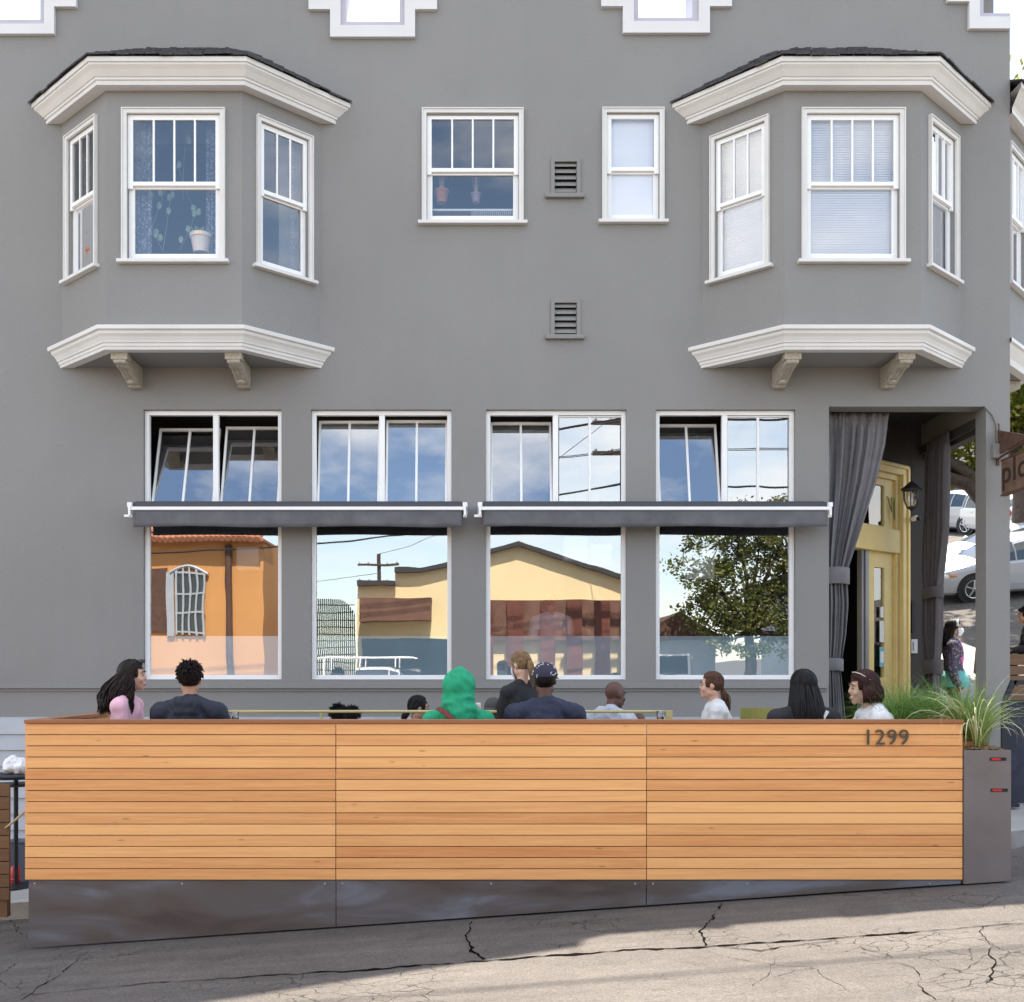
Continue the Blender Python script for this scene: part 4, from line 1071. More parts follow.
# box of feather grass inside the barrier
m = MB(); ga, gb = XF(878, 9.0), XF(975, 9.0)-.15; gx = (ga+gb)/2
m.box(ga, gb, -4.85, -3.9, DECK, 1.46)
GP = thing('grass_planter', 'low wooden trough behind the barrier filled with soft green feather grass', 'planter', (gx, -4.4, DECK))
put('trough', m, M['cedarcap'], GP, bevel=.01)
m = MB(); m.box(ga+.02, gb-.02, -4.83, -3.92, 1.461, 1.48); put('mulch', m, M['soil'], GP)
m = MB(); rnd = random.Random(22)
for k in range(15):
    c = (ga+.08+(gb-ga-.14)*rnd.random(), -4.7+.7*rnd.random(), 1.47)
    clump(c, 150, .60, .0038, 2.2, .10, rnd, m, .8)
fg = put('feather_grass', m, M['grass'], None, origin=(gx,-4.4,1.47)); tag(fg, 'mound of fine green feather grass in the wooden trough beside the woman in white', 'grass plant')
# ------------------------------------------------------------------ people
def skin_m(name, c): 
    m = plain(name, c, .55, var=.06, vscale=20); m.node_tree.nodes['Principled BSDF'].inputs['Subsurface Weight'].default_value = .08
    m.node_tree.nodes['Principled BSDF'].inputs['Subsurface Radius'].default_value = (.02,.008,.004); return m
SK = {'light': skin_m('light_skin', (.58,.34,.25)), 'mid': skin_m('tan_skin', (.42,.22,.14)), 'dark': skin_m('dark_skin', (.095,.04,.025)), 'east': skin_m('fair_skin', (.56,.37,.26))}
M['eyewhite'] = plain('eye_white', (.33,.32,.31), .3, var=0); M['iris'] = plain('dark_iris', (.02,.012,.008), .2, var=0); M['lips'] = plain('lips', (.36,.10,.09), .5, var=0)
def hairmat(name, c): return plain(name, c, .5, spec=.22, var=.4, vscale=22)
HM = {'black': hairmat('black_hair', (.006,.005,.006)), 'darkbrown': hairmat('dark_brown_hair', (.012,.006,.005)), 'auburn': hairmat('auburn_hair', (.030,.008,.007)), 'brown': hairmat('brown_hair', (.085,.04,.025)), 'blond': hairmat('dark_blond_hair', (.20,.125,.065))}
def cloth(name, c, rough=.85): return plain(name, c, rough, var=.12, vscale=9, bump=.25, bscale=30, sheen=.15)

def remesh(o, vox, smooth_it=3, disp=None):
    def f(ob):
        r = ob.modifiers.new('r', 'REMESH'); r.mode = 'VOXEL'; r.voxel_size = vox; r.use_smooth_shade = True
        s = ob.modifiers.new('s', 'SMOOTH'); s.iterations = smooth_it; s.factor = .5
    bake(o, [f])
    if disp:
        amp, fr = disp; me = o.data; me.update(); nr = [v.normal.copy() for v in me.vertices]
        for v, n_ in zip(me.vertices, nr):
            p = v.co; q = Vector((p.x*fr, p.y*fr, p.z*fr*.6)); q2 = q*1.7+Vector((p.z*5, 3.3, p.x*6)); rd = .45-abs(noise.noise(q2))*1.6; rd2 = .4-abs(noise.noise(q*3.1+Vector((7, p.x*9, 1))))*1.6; v.co = p+n_*(amp*(.8*noise.noise(q)+.75*rd+.35*rd2))
    for p in o.data.polygons: p.use_smooth = True
    return o

def hair_strands(m, H, style, rnd, n, L, wav, hang_w, bk_=0.0, drop=Vector((0,0,-1)), thick=.007, back=Vector((0,-1,0)), part=0.0):
    """strands over the skull, in person-local space through head matrix H"""
    C = Vector((0,-.012,.03)); Rr = Vector((.083,.101,.097))
    tie = Vector((0,-.122,.035)) if style in ('pony', 'lowpony') else None
    if style == 'lowpony': tie = Vector((0,-.105,-.03))
    for k in range(n):
        phi = rnd.uniform(-PI, PI); th0 = R(rnd.uniform(2, 50)); pts = []
        sgn = 1 if phi >= 0 else -1
        tgt = phi
        if abs(phi) < R(72): tgt = sgn*R(rnd.uniform(72, 100)); 
        lay = rnd.uniform(1.0, 1.12)
        st = 9; end = R(rnd.uniform(92, 112))
        for i in range(st+1):
            u = i/st; th = th0+(end-th0)*u
            ph = phi+(tgt-phi)*min(1, u*1.6)
            if abs(phi) < R(72): th = min(th, R(40)+(end-R(40))*u)
            p = C+Vector((Rr.x*math.sin(th)*math.sin(ph)*lay, Rr.y*math.sin(th)*math.cos(ph)*lay, Rr.z*math.cos(th)*lay))
            if tie is not None:
                w = max(0, (u-.35)/.65)**1.3; p = p.lerp(tie, w)
                if w < 1 and w > 0:      # stay outside the skull
                    q = p-C; r_ = math.sqrt((q.x/Rr.x)**2+(q.y/Rr.y)**2+(q.z/Rr.z)**2)
                    if r_ < 1.0: p = C+q/r_
            pts.append(H @ p)
        if tie is None and L > 0:
            q = pts[-1].copy(); out = (q-(H @ C)); out.z = 0; out.normalize(); ph0 = rnd.random()*6; LL = L*rnd.uniform(.82, 1.08)
            stp = max(4, int(LL/.035))
            for i in range(1, stp+1):
                u = i/stp; z = LL*u
                rr = hang_w*math.sin(min(1, u*1.3)*PI/2)
                wv = wav*math.sin(ph0+z*26)*min(1, u*3)
                side = Vector((-out.y, out.x, 0))
                curl_in = (-.03*max(0, u-.6)) if style == 'bob' else 0
                pts.append(q+drop*z+out*(rr+curl_in+wv*.6)+side*wv+Vector((0,-1,0))*(bk_*math.sin(min(1, u*1.4)*PI/2)*(1 if out.y < .3 else .35)))
        r = [thick*(.6 if i == 0 else 1) for i in range(len(pts))]; r[-1] = thick*.25; 
        if len(r) > 2: r[-2] = thick*.6
        m.tube(pts, r, 5)
    if tie is not None:
        for k in range(int(n*.45)):
            ph0 = rnd.random()*6; q = H @ tie; a = rnd.uniform(0, 2*PI); rr0 = rnd.random()*.02; pts = []
            LL = L*rnd.uniform(.75, 1.05); stp = 12
            bk = (H.to_3x3() @ Vector((0,-1,0)))
            for i in range(stp+1):
                u = i/stp; bulge = .006+(.03+hang_w)*math.sin(min(1, u*1.1)*PI)**.8*.55
                p = q+drop*(LL*u)+bk*(.045*math.sin(u*PI*.6))
                p += Vector((math.cos(a), math.sin(a), 0))*bulge*(.4+rr0*40)+Vector((wav*math.sin(ph0+u*9), wav*math.cos(ph0+u*8), 0))
                pts.append(p)
            m.tube(pts, [thick*(1-u_/stp*.8) for u_ in range(stp+1)], 5)
        m.lathe([(.018,-.012),(.024,0),(.018,.012)], tuple(H @ tie), 12)

def hair_cap(m, H, z_front=.052, y_front=.045, scale=1.0, low=-.07):
    C = Vector((0,-.012,.03)); rr = Vector((.082,.1,.096))*scale; nu, nv = 30, 20; V = []
    for j in range(nv+1):
        th = PI*j/nv
        for k in range(nu):
            ph = 2*PI*k/nu; V.append(C+Vector((rr.x*math.sin(th)*math.sin(ph), rr.y*math.sin(th)*math.cos(ph), rr.z*math.cos(th))))
    Fc = []
    for j in range(nv):
        for k in range(nu):
            f = (j*nu+k, j*nu+(k+1) % nu, (j+1)*nu+(k+1) % nu, (j+1)*nu+k); c = sum((V[i] for i in f), Vector())/4
            if c.z < low+C.z: continue
            lim = z_front if abs(c.x) < .05 else z_front-.045*(abs(c.x)-.05)/.03
            if c.y > y_front-.12*max(0, (abs(c.x)-.06))/.02*0 and c.z < lim: continue
            if c.y > -.005 and c.z < -.01: continue
            Fc.append(f)
    m.add([H @ v for v in V], Fc)

def person(label, headpx, d, heading, pose='sit', skin='light', hair=None, top=None, trousers=None, scale=1.0, turn=0, tilt=0, lean=0,
           arms=None, vox=.009, group=None, extras=None, seed=1, top_kind='shirt', shoulder=.19, feat=True, rollv=0):
    rnd = random.Random(seed); S = scale
    hc = .80 if pose == 'sit' else 1.63
    Hw = W(headpx[0], headpx[1], d)
    ML = Matrix.Rotation(-lean, 4, 'X')                     # torso lean forwards (towards +Y)
    hip_z = .10 if pose == 'sit' else .94
    HIP = Vector((0,0,hip_z))
    def tp(p): return HIP + (ML.to_3x3() @ (Vector(p)-HIP))
    sh_z = hc-.205
    neck0 = tp((0,-.01,sh_z+.015)); headc = tp((0,.02,hc))
    Hm = Matrix.Translation(headc) @ Matrix.Rotation(turn, 4, 'Z') @ Matrix.Rotation(-tilt, 4, 'X') @ Matrix.Rotation(rollv, 4, 'Y')
    Rz = Matrix.Rotation(heading, 4, 'Z')
    off = Rz @ (headc*S)
    root = thing('person', label, 'person', (Hw.x-off.x, Hw.y-off.y, Hw.z-off.z), group, heading)
    if S != 1: root.scale = (S, S, S)
    h3 = lambda p: Hm @ Vector(p)
    # joints
    sh = {s: tp((s*shoulder, -.005, sh_z-.045)) for s in (-1, 1)}
    arms = arms or {}
    el, wr = {}, {}
    for s in (-1, 1):
        a = arms.get(s)
        if a is None:
            a = ((.06, .06, -.28), (-.06, .28, -.30)) if pose == 'sit' else ((.05, -.03, -.29), (.03, .06, -.54))
        el[s] = sh[s]+Vector((s*a[0][0], a[0][1], a[0][2])); wr[s] = sh[s]+Vector((s*a[1][0], a[1][1], a[1][2]))
    if pose == 'sit':
        kn = {s: Vector((s*.12, .43, .10)) for s in (-1, 1)}; an = {s: Vector((s*.12, .40, -.34)) for s in (-1, 1)}
    else:
        kn = {s: Vector((s*.10, .02, .50)) for s in (-1, 1)}; an = {s: Vector((s*.11, -.02, .08)) for s in (-1, 1)}
    hp = {s: Vector((s*.09, 0, hip_z)) for s in (-1, 1)}
    b = MB()
    def torso(m, e):
        m.ell(tp((0,-.0,hip_z+.02)), (.16+e,.11+e,.12+e)); m.ell(tp((0,.0,hip_z+.17)), (.14+e,.10+e,.15+e))
        m.ell(tp((0,-.0,sh_z-.13)), (.165+e,.11+e,.17+e)); m.ell(tp((0,-.005,sh_z-.03)), (.15+e,.085+e,.075+e))
        for s in (-1, 1):
            m.cap(neck0+Vector((s*.03,-.01,.01)), sh[s]+Vector((0,0,.0)), .05+e*.8, .052+e); m.ell(sh[s], .058+e)
    def arm(m, s, e, cuff=1.0):
        m.cap(sh[s], el[s], .05+e, .040+e); w_ = el[s].lerp(wr[s], cuff); m.cap(el[s], w_, .041+e, .029+e)
    torso(b, 0)
    b.cap(neck0, h3((0,-.02,-.06)), .058, .052)
    for s in (-1, 1):
        arm(b, s, 0)
        # hand
        dv = (wr[s]-el[s]).normalized(); a2 = arms.get(('hand', s)); 
        if a2 is not None: dv = Vector(a2).normalized()
        sidev = dv.cross(Vector((0,0,1)));  sidev = sidev.normalized() if sidev.length > .1 else Vector((1,0,0))
        dn = dv.cross(sidev).normalized()
        if dn.z > 0: dn = -dn
        pc = wr[s]+dv*.045
        for q in (-.025, -.009, .009, .025): b.cap(wr[s]+sidev*q*.5, wr[s]+dv*.085+sidev*q, .013, .011, 8)
        for q, l in ((-.029,.062), (-.010,.074), (.010,.070), (.028,.055)):
            k0 = wr[s]+dv*.085+sidev*q; k1 = k0+(dv*.85+dn*.5)*l*.5; k2 = k1+(dv*.45+dn*.9)*l*.5
            b.cap(k0, k1, .0095, .009, 8); b.cap(k1, k2, .009, .0075, 8)
        ts = sidev*(1 if s == -1 else -1)
        b.cap(wr[s]+dv*.02+ts*.02, wr[s]+dv*.055+ts*.046+dn*.01, .013, .0105, 8); b.cap(wr[s]+dv*.055+ts*.046+dn*.01, wr[s]+dv*.085+ts*.045+dn*.025, .0105, .009, 8)
        b.cap(hp[s], kn[s], .085, .056); b.cap(kn[s], an[s], .056, .036)
        b.cap(an[s], an[s]+Vector((0,.15,-.045)), .034, .028)
    # head
    def E(c, r): 
        b.ell(h3(c), r, M=Hm.to_3x3())
    E((0,-.012,.03), (.076,.094,.09)); E((0,.03,-.02), (.062,.066,.085)); E((0,.035,-.07), (.046,.052,.045)); E((0,.075,-.098), (.022,.02,.02))
    b.cap(h3((0,.084,.028)), h3((0,.103,-.018)), .008, .011, 8); 
    for s in (-1, 1):
        E((s*.011,.092,-.022), (.008,.010,.007)); E((s*.035,.07,-.03), (.025,.022,.025)); E((s*.03,.082,.032), (.024,.012,.009))
        E((s*.078,-.008,.0), (.010,.021,.032)); E((s*.05,.0,-.06), (.016,.045,.03))
    b.cap(h3((-.018,.094,-.062)), h3((.018,.094,-.062)), .0085, .0085, 8); b.cap(h3((-.014,.092,-.073)), h3((.014,.092,-.073)), .009, .009, 8)
    bo = put('body', b, SK[skin], root, local=True); remesh(bo, vox, 3)
    if feat:
        for s in (-1, 1):
            m = MB(); m.ell(h3((s*.031,.0835,.008)), (.0125,.007,.0065), M=Hm.to_3x3(), nu=12, nv=8); m.mi = 1; m.ell(h3((s*.031,.0905,.008)), (.0065,.004,.0065), M=Hm.to_3x3(), nu=10, nv=6)
            put('eye', m, [M['eyewhite'], M['iris']], root, local=True, smooth=True)
            m = MB(); m.tube([h3((s*.014,.094,.034)), h3((s*.03,.095,.040)), h3((s*.05,.082,.034))], [.004,.0045,.002], 6); put('eyebrow', m, HM[hair['col']] if hair and hair['col'] in HM else HM['black'], root, local=True)
        m = MB(); m.cap(h3((-.018,.1015,-.067)), h3((.018,.1015,-.067)), .0045, .0045, 8); put('lips', m, M['lips'], root, local=True, smooth=True)
    # clothes
    if top is not None:
        m = MB(); e = .016 if top_kind in ('shirt', 'tee') else .028
        torso(m, e); m.cap(neck0-Vector((0,0,.04)), neck0+Vector((0,.0,.035 if top_kind != 'shirt' else .015)), .07, .066 if top_kind != 'shirt' else .060)
        for s in (-1, 1): arm(m, s, e*.9, .96 if top_kind != 'tee' else .0)
        m.cap(tp((0,0,hip_z+.0)), tp((0,0,hip_z-.03)), .155+e, .16+e) if pose == 'stand' else m.ell(tp((0,-.01,hip_z+.03)), (.17+e,.13+e,.12+e))
        if top_kind == 'hood_down':
            m.cap(tp((-.06,-.09,sh_z+.03)), tp((.06,-.09,sh_z+.03)), .055, .055); m.cap(tp((-.05,-.10,sh_z-.03)), tp((.05,-.10,sh_z-.03)), .045, .045)
            for s in (-1, 1): m.cap(tp((s*.075,-.07,sh_z+.04)), tp((s*.06,.03,sh_z+.03)), .035, .028)
        if top_kind == 'hood_up':
            for j in range(9):      # shell of overlapping lobes, open towards the face
                pass
            m.ell(h3((0,-.04,.03)), (.128,.125,.135), M=Hm.to_3x3()); m.ell(h3((0,-.03,-.06)), (.135,.12,.11), M=Hm.to_3x3()); m.cap(h3((0,-.04,-.09)), neck0+Vector((0,-.03,-.02)), .125, .14)
            m.cap(h3((.0,-.06,.10)), h3((.0,-.03,.145)), .07, .035)
            for (zz, rr_, r2, sk) in ((-.075, .140, .017, .02), (-.125, .150, .020, -.025), (-.175, .160, .022, .03), (.03, .118, .012, .05)):
                pr = None
                for q in range(9):
                    a = PI+(q/8-.5)*2.3; p = h3((rr_*math.sin(a), -.03+rr_*.92*math.cos(a), zz+sk*math.sin(q*.8)))
                    if pr is not None: m.cap(pr, p, r2*(.6+.4*math.sin(q/8*PI)), r2*(.6+.4*math.sin((q+.5)/8*PI)), 8)
                    pr = p
            m.tube([h3((.0,-.166*math.sin(a)*.98-.0, .03+.150*math.cos(a))) for a in [PI*.12*k_ for k_ in range(1, 6)]], .006, 6)

        if top_kind in ('jacket', 'collar'):
            for s in (-1, 1): m.cap(neck0+Vector((s*.055,-.03,.03)), neck0+Vector((s*.05,.05,.0)), .024, .022)
            m.cap(neck0+Vector((-.05,-.055,.035)), neck0+Vector((.05,-.055,.035)), .024, .024)
        to = put({'hood_down': 'hoodie', 'hood_up': 'hoodie', 'jacket': 'jacket', 'collar': 'jacket', 'tee': 'shirt'}.get(top_kind, 'shirt'), m, top, root, local=True); remesh(to, .012, 9, (.017 if e > .02 else .011, 8))
    tm = trousers if trousers is not None else TRS
    m = MB()
    m.ell(Vector((0,0,hip_z)), (.17,.125,.11))
    for s in (-1, 1): m.cap(hp[s], kn[s], .098, .070); m.cap(kn[s], an[s]+Vector((0,0,.03)), .070, .055)
    to = put('trousers', m, tm, root, local=True); remesh(to, .016, 3, (.008, 8))
    for s in (-1, 1):
        m = MB(); m.cap(an[s]+Vector((0,-.03,-.03)), an[s]+Vector((0,.17,-.045)), .045, .036); m.cap(an[s]+Vector((0,0,.03)), an[s]+Vector((0,0,-.02)), .045, .045); m.box(an[s].x-.045, an[s].x+.045, an[s].y-.07, an[s].y+.2, an[s].z-.085, an[s].z-.06)
        put('shoe', m, SHO, root, local=True, smooth=True)
    if hair:
        m = MB(); st = hair['style']
        hair_cap(m, Hm, hair.get('zf', .058), hair.get('yf', .05), 1.0, hair.get('low', -.09))
        if st == 'long': hair_strands(m, Hm, 'long', rnd, hair.get('n', 260), hair['L'], hair.get('wav', .0), hair.get('w', .03), bk_=hair.get('bk', .05), thick=hair.get('t', .008))
        elif st == 'bob': hair_strands(m, Hm, 'bob', rnd, hair.get('n', 260), hair['L'], .003, hair.get('w', .025), thick=.008)
        elif st in ('pony', 'lowpony'): hair_strands(m, Hm, st, rnd, 240, hair['L'], hair.get('wav', .003), hair.get('w', .01), thick=.006)
        elif st == 'short':
            C = Vector((0,-.012,.03))
            for k in range(hair.get('n', 520)):
                ph = rnd.uniform(-PI, PI); th = math.acos(rnd.uniform(-.45, 1))
                v = Vector((math.sin(th)*math.sin(ph), math.sin(th)*math.cos(ph), math.cos(th)))
                if v.y > .35 and v.z < .45: continue
                if v.z < -.1 and v.y > -.1: continue
                p = C+Vector((v.x*.08, v.y*.099, v.z*.095)); ll = hair['L']*rnd.uniform(.5, 1.2)*(1 if v.z > -.1 else .5)*(1.0+.9*max(0, v.z))
                dirv = (v*.8+Vector((rnd.gauss(0,.45), rnd.gauss(0,.45)-.25, rnd.gauss(0,.3)+.1))).normalized()
                m.tube([Hm @ p, Hm @ (p+dirv*ll*.5), Hm @ (p+(dirv+Vector((0,-.2,-.5))).normalized()*ll)], [.008, .007, .002], 4)
        elif st == 'buzz': pass
        put('hair', m, HM[hair['col']], root, local=True, smooth=True)
        if 'cap2' in hair:       # crown of another tone
            m = MB(); hair_cap(m, Hm, .058, .05, 1.13, .03); put('hair_crown', m, HM[hair['cap2']], root, local=True, smooth=True)
    if extras: extras(root, Hm, h3, tp, sh_z, wr, el)
    return root
TRS = cloth('dark_trouser_cloth', (.03,.035,.05)); SHO = plain('dark_shoe', (.03,.03,.032), .5)
M['mask'] = plain('pale_blue_face_mask', (.55,.62,.68), .8, var=.03); M['maskb'] = plain('black_face_mask', (.02,.02,.02), .8); M['maskw'] = plain('white_face_mask', (.75,.74,.74), .8)
def facemask(mat):
    def f(root, Hm, h3, tp, sh_z, wr, el):
        m = MB(); nu, nv = 12, 8; V = []
        for j in range(nv+1):
            for k in range(nu+1):
                a = (k/nu-.5)*2.3; z = .002-.112*j/nv; bul = .012*math.sin(PI*j/nv)+.018*math.exp(-(a*2.2)**2)*math.exp(-((j/nv-.3)*3)**2)
                r = .082+bul-.012*(j/nv); V.append(h3((r*.86*math.sin(a), .024+r*1.02*math.cos(a)-.008, z)))
        m.add(V, [(j*(nu+1)+k, j*(nu+1)+k+1, (j+1)*(nu+1)+k+1, (j+1)*(nu+1)+k) for j in range(nv) for k in range(nu)])
        o = put('face_mask', m, mat, root, local=True, smooth=True); s = o.modifiers.new('t', 'SOLIDIFY'); s.thickness = .003
        m = MB()
        for s_ in (-1, 1): m.tube([h3((s_*.066,.055,-.015)), h3((s_*.084,-.01,.02)), h3((s_*.086,-.03,-.0)), h3((s_*.07,.03,-.07))], .0015, 4)
        put('ear_loop', m, mat, root, local=True)
    return f
def sunglasses(mat_frame):
    def f(root, Hm, h3, tp, sh_z, wr, el):
        m = MB()
        for s in (-1, 1):
            m.tube([h3((s*.012,.075,.125)), h3((s*.04,.07,.135)), h3((s*.07,.045,.125)), h3((s*.085,.0,.09)), h3((s*.09,-.05,.045))], .0035, 6)
            m.ell(h3((s*.04,.082,.122)), (.03,.006,.02), M=Hm.to_3x3())
        put('sunglasses', m, mat_frame, root, local=True, smooth=True)
    return f

# 1 woman in pink, facing right
person('woman in a pink top with long wavy dark hair, in profile facing right', (133, 676), 8.9, R(-90), skin='light',
       hair=dict(style='long', col='darkbrown', L=.30, wav=.03, w=.045, bk=.10, n=420, t=.007), top=cloth('pink_cotton', (.72,.42,.50)), top_kind='shirt', turn=R(6), lean=R(6),
       arms={1: ((.02,.05,-.28), (-.02,.28,-.26)), -1: ((.02,.05,-.28), (-.02,.28,-.26))}, seed=1, extras=sunglasses(M['black']), scale=1.02)
# 2 navy hoodie, seen from behind
person('person in a navy hoodie with tousled short hair, back turned, beside the woman in pink', (190, 680), 8.8, R(0), skin='mid',
       hair=dict(style='short', col='darkbrown', L=.026, n=900, low=-.07), top=cloth('navy_fleece', (.022,.026,.042)), top_kind='hood_down', turn=R(8), tilt=R(-6), seed=2, scale=1.08, shoulder=.21)
# 5 green hoodie
M['strap'] = cloth('red_brown_strap', (.16,.035,.025))
def green_extra(root, Hm, h3, tp, sh_z, wr, el):
    m = MB(); pts = [tp((-.15,-.10,sh_z+.055)), tp((-.11,-.175,sh_z+.035)), tp((-.06,-.205,sh_z-.01)), tp((.02,-.205,sh_z-.09)), tp((.12,-.18,sh_z-.22))]
    m.tube(pts, .030, 8, flat=.5); put('shoulder_strap', m, M['strap'], root, local=True)
    m = MB(); w = wr[1]; p = w+Vector((-.03,.05,.07)); m.box(p.x-.02, p.x+.02, p.y-.03, p.y+.03, p.z-.03, p.z+.045); put('held_cup', m, M['paper'], root, local=True, bevel=.008)
person('person in a bright green hoodie, hood up, a red brown strap across the back', (459, 689), 8.75, R(0), skin='mid',
       top=cloth('green_fleece', (.008,.30,.15)), top_kind='hood_up', seed=5, scale=1.06, arms={1: ((.05,.06,-.22), (-.02,.22,.02)), ('hand', 1): (-.35,.2,1)}, vox=.007, extras=green_extra, shoulder=.20, feat=False)
# 8 cap, navy jacket
M['capcloth'] = plain('patterned_navy_cap', (.024,.022,.045), .8); M['caplet'] = plain('white_stitching', (.6,.6,.65), .7)
def cap_extra(root, Hm, h3, tp, sh_z, wr, el):
    m = MB(); C = Vector((0,-.012,.035)); nu, nv = 28, 10; V = []
    for j in range(nv+1):
        th = R(94)*j/nv
        for k in range(nu):
            ph = 2*PI*k/nu; V.append(h3(C+Vector((.096*math.sin(th)*math.sin(ph), .114*math.sin(th)*math.cos(ph), .104*math.cos(th)+.004))))
    m.add(V, [(j*nu+k, j*nu+(k+1) % nu, (j+1)*nu+(k+1) % nu, (j+1)*nu+k) for j in range(nv) for k in range(nu)])
    V = []
    for j in range(4):
        for k in range(11):
            a = (k/10-.5)*1.7; r = .112+.068*j/3*math.cos(a*.85); V.append(h3((r*.86*math.sin(a), -.012+r*math.cos(a), .037-.02*j/3)))
    m.add(V, [(j*11+k, j*11+k+1, (j+1)*11+k+1, (j+1)*11+k) for j in range(3) for k in range(10)])
    m.mi = 1; rr = random.Random(4)
    for k in range(34):       # white scrawled stitching all over the crown
        ph = rr.uniform(0, 2*PI); th = R(rr.uniform(30, 84)); pts = []
        for q in range(6):
            ph += rr.uniform(-.12, .16); th += rr.uniform(-.09, .09)
            pts.append(h3(C+Vector((.0985*math.sin(th)*math.sin(ph), .1165*math.sin(th)*math.cos(ph), .1065*math.cos(th)+.004))))
        m.tube(pts, .003, 4)
    o = put('cap', m, [M['capcloth'], M['caplet']], root, local=True, smooth=True)
person('broad man in a navy jacket and patterned navy cap, back turned, beside the green hoodie', (545, 681), 8.75, R(0), skin='dark',
       hair=dict(style='buzz', col='black', low=-.08), top=cloth('navy_jacket', (.022,.028,.055)), top_kind='collar', seed=8, scale=1.10, shoulder=.225, extras=cap_extra, feat=True, turn=R(-8))
# 12 black hair, black jacket
def patch_extra(root, Hm, h3, tp, sh_z, wr, el):
    m = MB(); p = tp((.11,-.125,sh_z-.02)); m.M = Matrix.Translation(p) @ Matrix.Rotation(R(30), 4, 'Y'); m.box(-.012,.012,-.012,0,-.06,.05); put('white_tag', m, M['paper'], root, local=True)
person('person with long straight black hair and black jacket, back turned', (803, 687), 8.75, R(4), skin='light',
       hair=dict(style='long', col='black', L=.34, wav=.003, w=.035, n=460, t=.009), top=cloth('black_jacket', (.018,.018,.022)), top_kind='jacket', seed=12, scale=1.06, shoulder=.21, extras=patch_extra, turn=R(4))
# 13 white jacket woman facing left
M['whitecloth'] = cloth('white_jacket', (.78,.77,.78))
def w13(root, Hm, h3, tp, sh_z, wr, el):
    m = MB(); p = (wr[-1]+wr[1])/2+Vector((0,.08,.05)); m.lathe([(.026,-.06),(.038,.06),(.036,.06),(.024,-.055)], p, 16); put('paper_cup', m, M['paper'], root, local=True, smooth=True)
    m = MB()
    for s in (-1, 1): m.tube([h3((s*.035,.055,.125)), h3((s*.075,.03,.11)), h3((s*.09,-.03,.06))], .004, 6)
    m.tube([h3((-.035,.055,.125)), h3((.035,.055,.125))], .004, 6)
    put('sunglasses', m, M['cream'], root, local=True)
    m = MB(); m.ell(tp((-.245,.0,sh_z-.07)), (.01,.014,.016)); put('sleeve_badge', m, TRS, root, local=True)
person('woman in a white jacket with an auburn bob, facing left with a paper cup', (863, 688), 8.9, R(88), skin='east',
       hair=dict(style='bob', col='auburn', L=.11, w=.03, n=420), top=M['whitecloth'], top_kind='jacket', seed=13, scale=1.12, lean=R(12), tilt=R(6), vox=.007,
       arms={-1: ((.02,.14,-.18), (-.11,.30,-.02)), 1: ((.02,.14,-.18), (-.11,.30,-.02)), ('hand', 1): (-.1,.6,.6), ('hand', -1): (.1,.6,.6)}, extras=w13, shoulder=.18)
# 11 ponytail woman, pale cardigan
person('woman with a brown ponytail and pale grey cardigan, facing left', (711, 686), 9.9, R(84), skin='light',
       hair=dict(style='lowpony', col='brown', L=.27, wav=.008, w=.02, zf=.07), top=cloth('pale_cardigan', (.62,.62,.62)), top_kind='jacket', seed=11, turn=R(-4), lean=R(5), scale=1.0)
# 9 bald man, grey hoodie
person('bald man in a light grey hoodie with his head turned away to the right', (615, 695), 10.2, R(-38), skin='dark', top=cloth('light_grey_fleece', (.40,.42,.47)), top_kind='hood_down', seed=9, scale=1.08, turn=R(-18), lean=R(14), tilt=R(8))
# 7 waitress
person('standing woman in a black top with a long blond ponytail and pale blue mask', (520.5, 666), 9.8, R(34), pose='stand', skin='light',
       hair=dict(style='pony', col='blond', L=.27, wav=.004, w=.015), top=cloth('black_cotton', (.015,.015,.018)), top_kind='shirt', seed=77, scale=.98, turn=R(12), tilt=R(14), extras=facemask(M['mask']),
       arms={-1: ((.05,.10,-.25), (.0,.32,-.30)), 1: ((.05,.10,-.25), (.0,.32,-.30))}, shoulder=.165)
# 4 black mask
person('dark haired person in a black mask facing right, left of the green hoodie', (419, 709), 10.4, R(-78), skin='mid',
       hair=dict(style='lowpony', col='black', L=.12), top=cloth('white_tee', (.6,.58,.56)), top_kind='shirt', seed=4, scale=.98, extras=facemask(M['maskb']), tilt=R(4))
# 6 grey cap behind
M['greycap'] = plain('grey_green_cap', (.06,.06,.055), .85)
def c6(root, Hm, h3, tp, sh_z, wr, el):
    m = MB(); m.ell(h3((0,-.012,.045)), (.09,.108,.095), M=Hm.to_3x3()); m.ell(h3((0,.10,.045)), (.06,.06,.008), M=Hm.to_3x3()); put('cap', m, M['greycap'], root, local=True, smooth=True)
person('person in a grey cap half hidden just right of the green hoodie', (493, 711), 10.4, R(160), skin='mid', top=cloth('grey_knit', (.10,.10,.11)), seed=6, scale=.98, extras=c6, tilt=R(10))
# 3 two low dark heads
person('black haired head showing low behind the barrier, left one of the two beside the glass', (338, 718), 10.3, R(20), skin='mid', hair=dict(style='short', col='black', L=.03), top=cloth('olive_shirt', (.06,.07,.05)), seed=31, scale=.9, tilt=R(18))
person('black haired head showing low behind the barrier, right one of the two beside the glass', (352, 719), 10.0, R(-20), skin='mid', hair=dict(style='short', col='black', L=.025), top=cloth('maroon_shirt', (.10,.03,.035)), seed=32, scale=.85, tilt=R(18))
# 10 low brown head
person('close cropped head barely above the barrier, right of the bald man', (639, 724), 10.1, R(170), skin='dark', top=cloth('mustard_shirt', (.3,.2,.05)), seed=10, scale=.85, tilt=R(16))
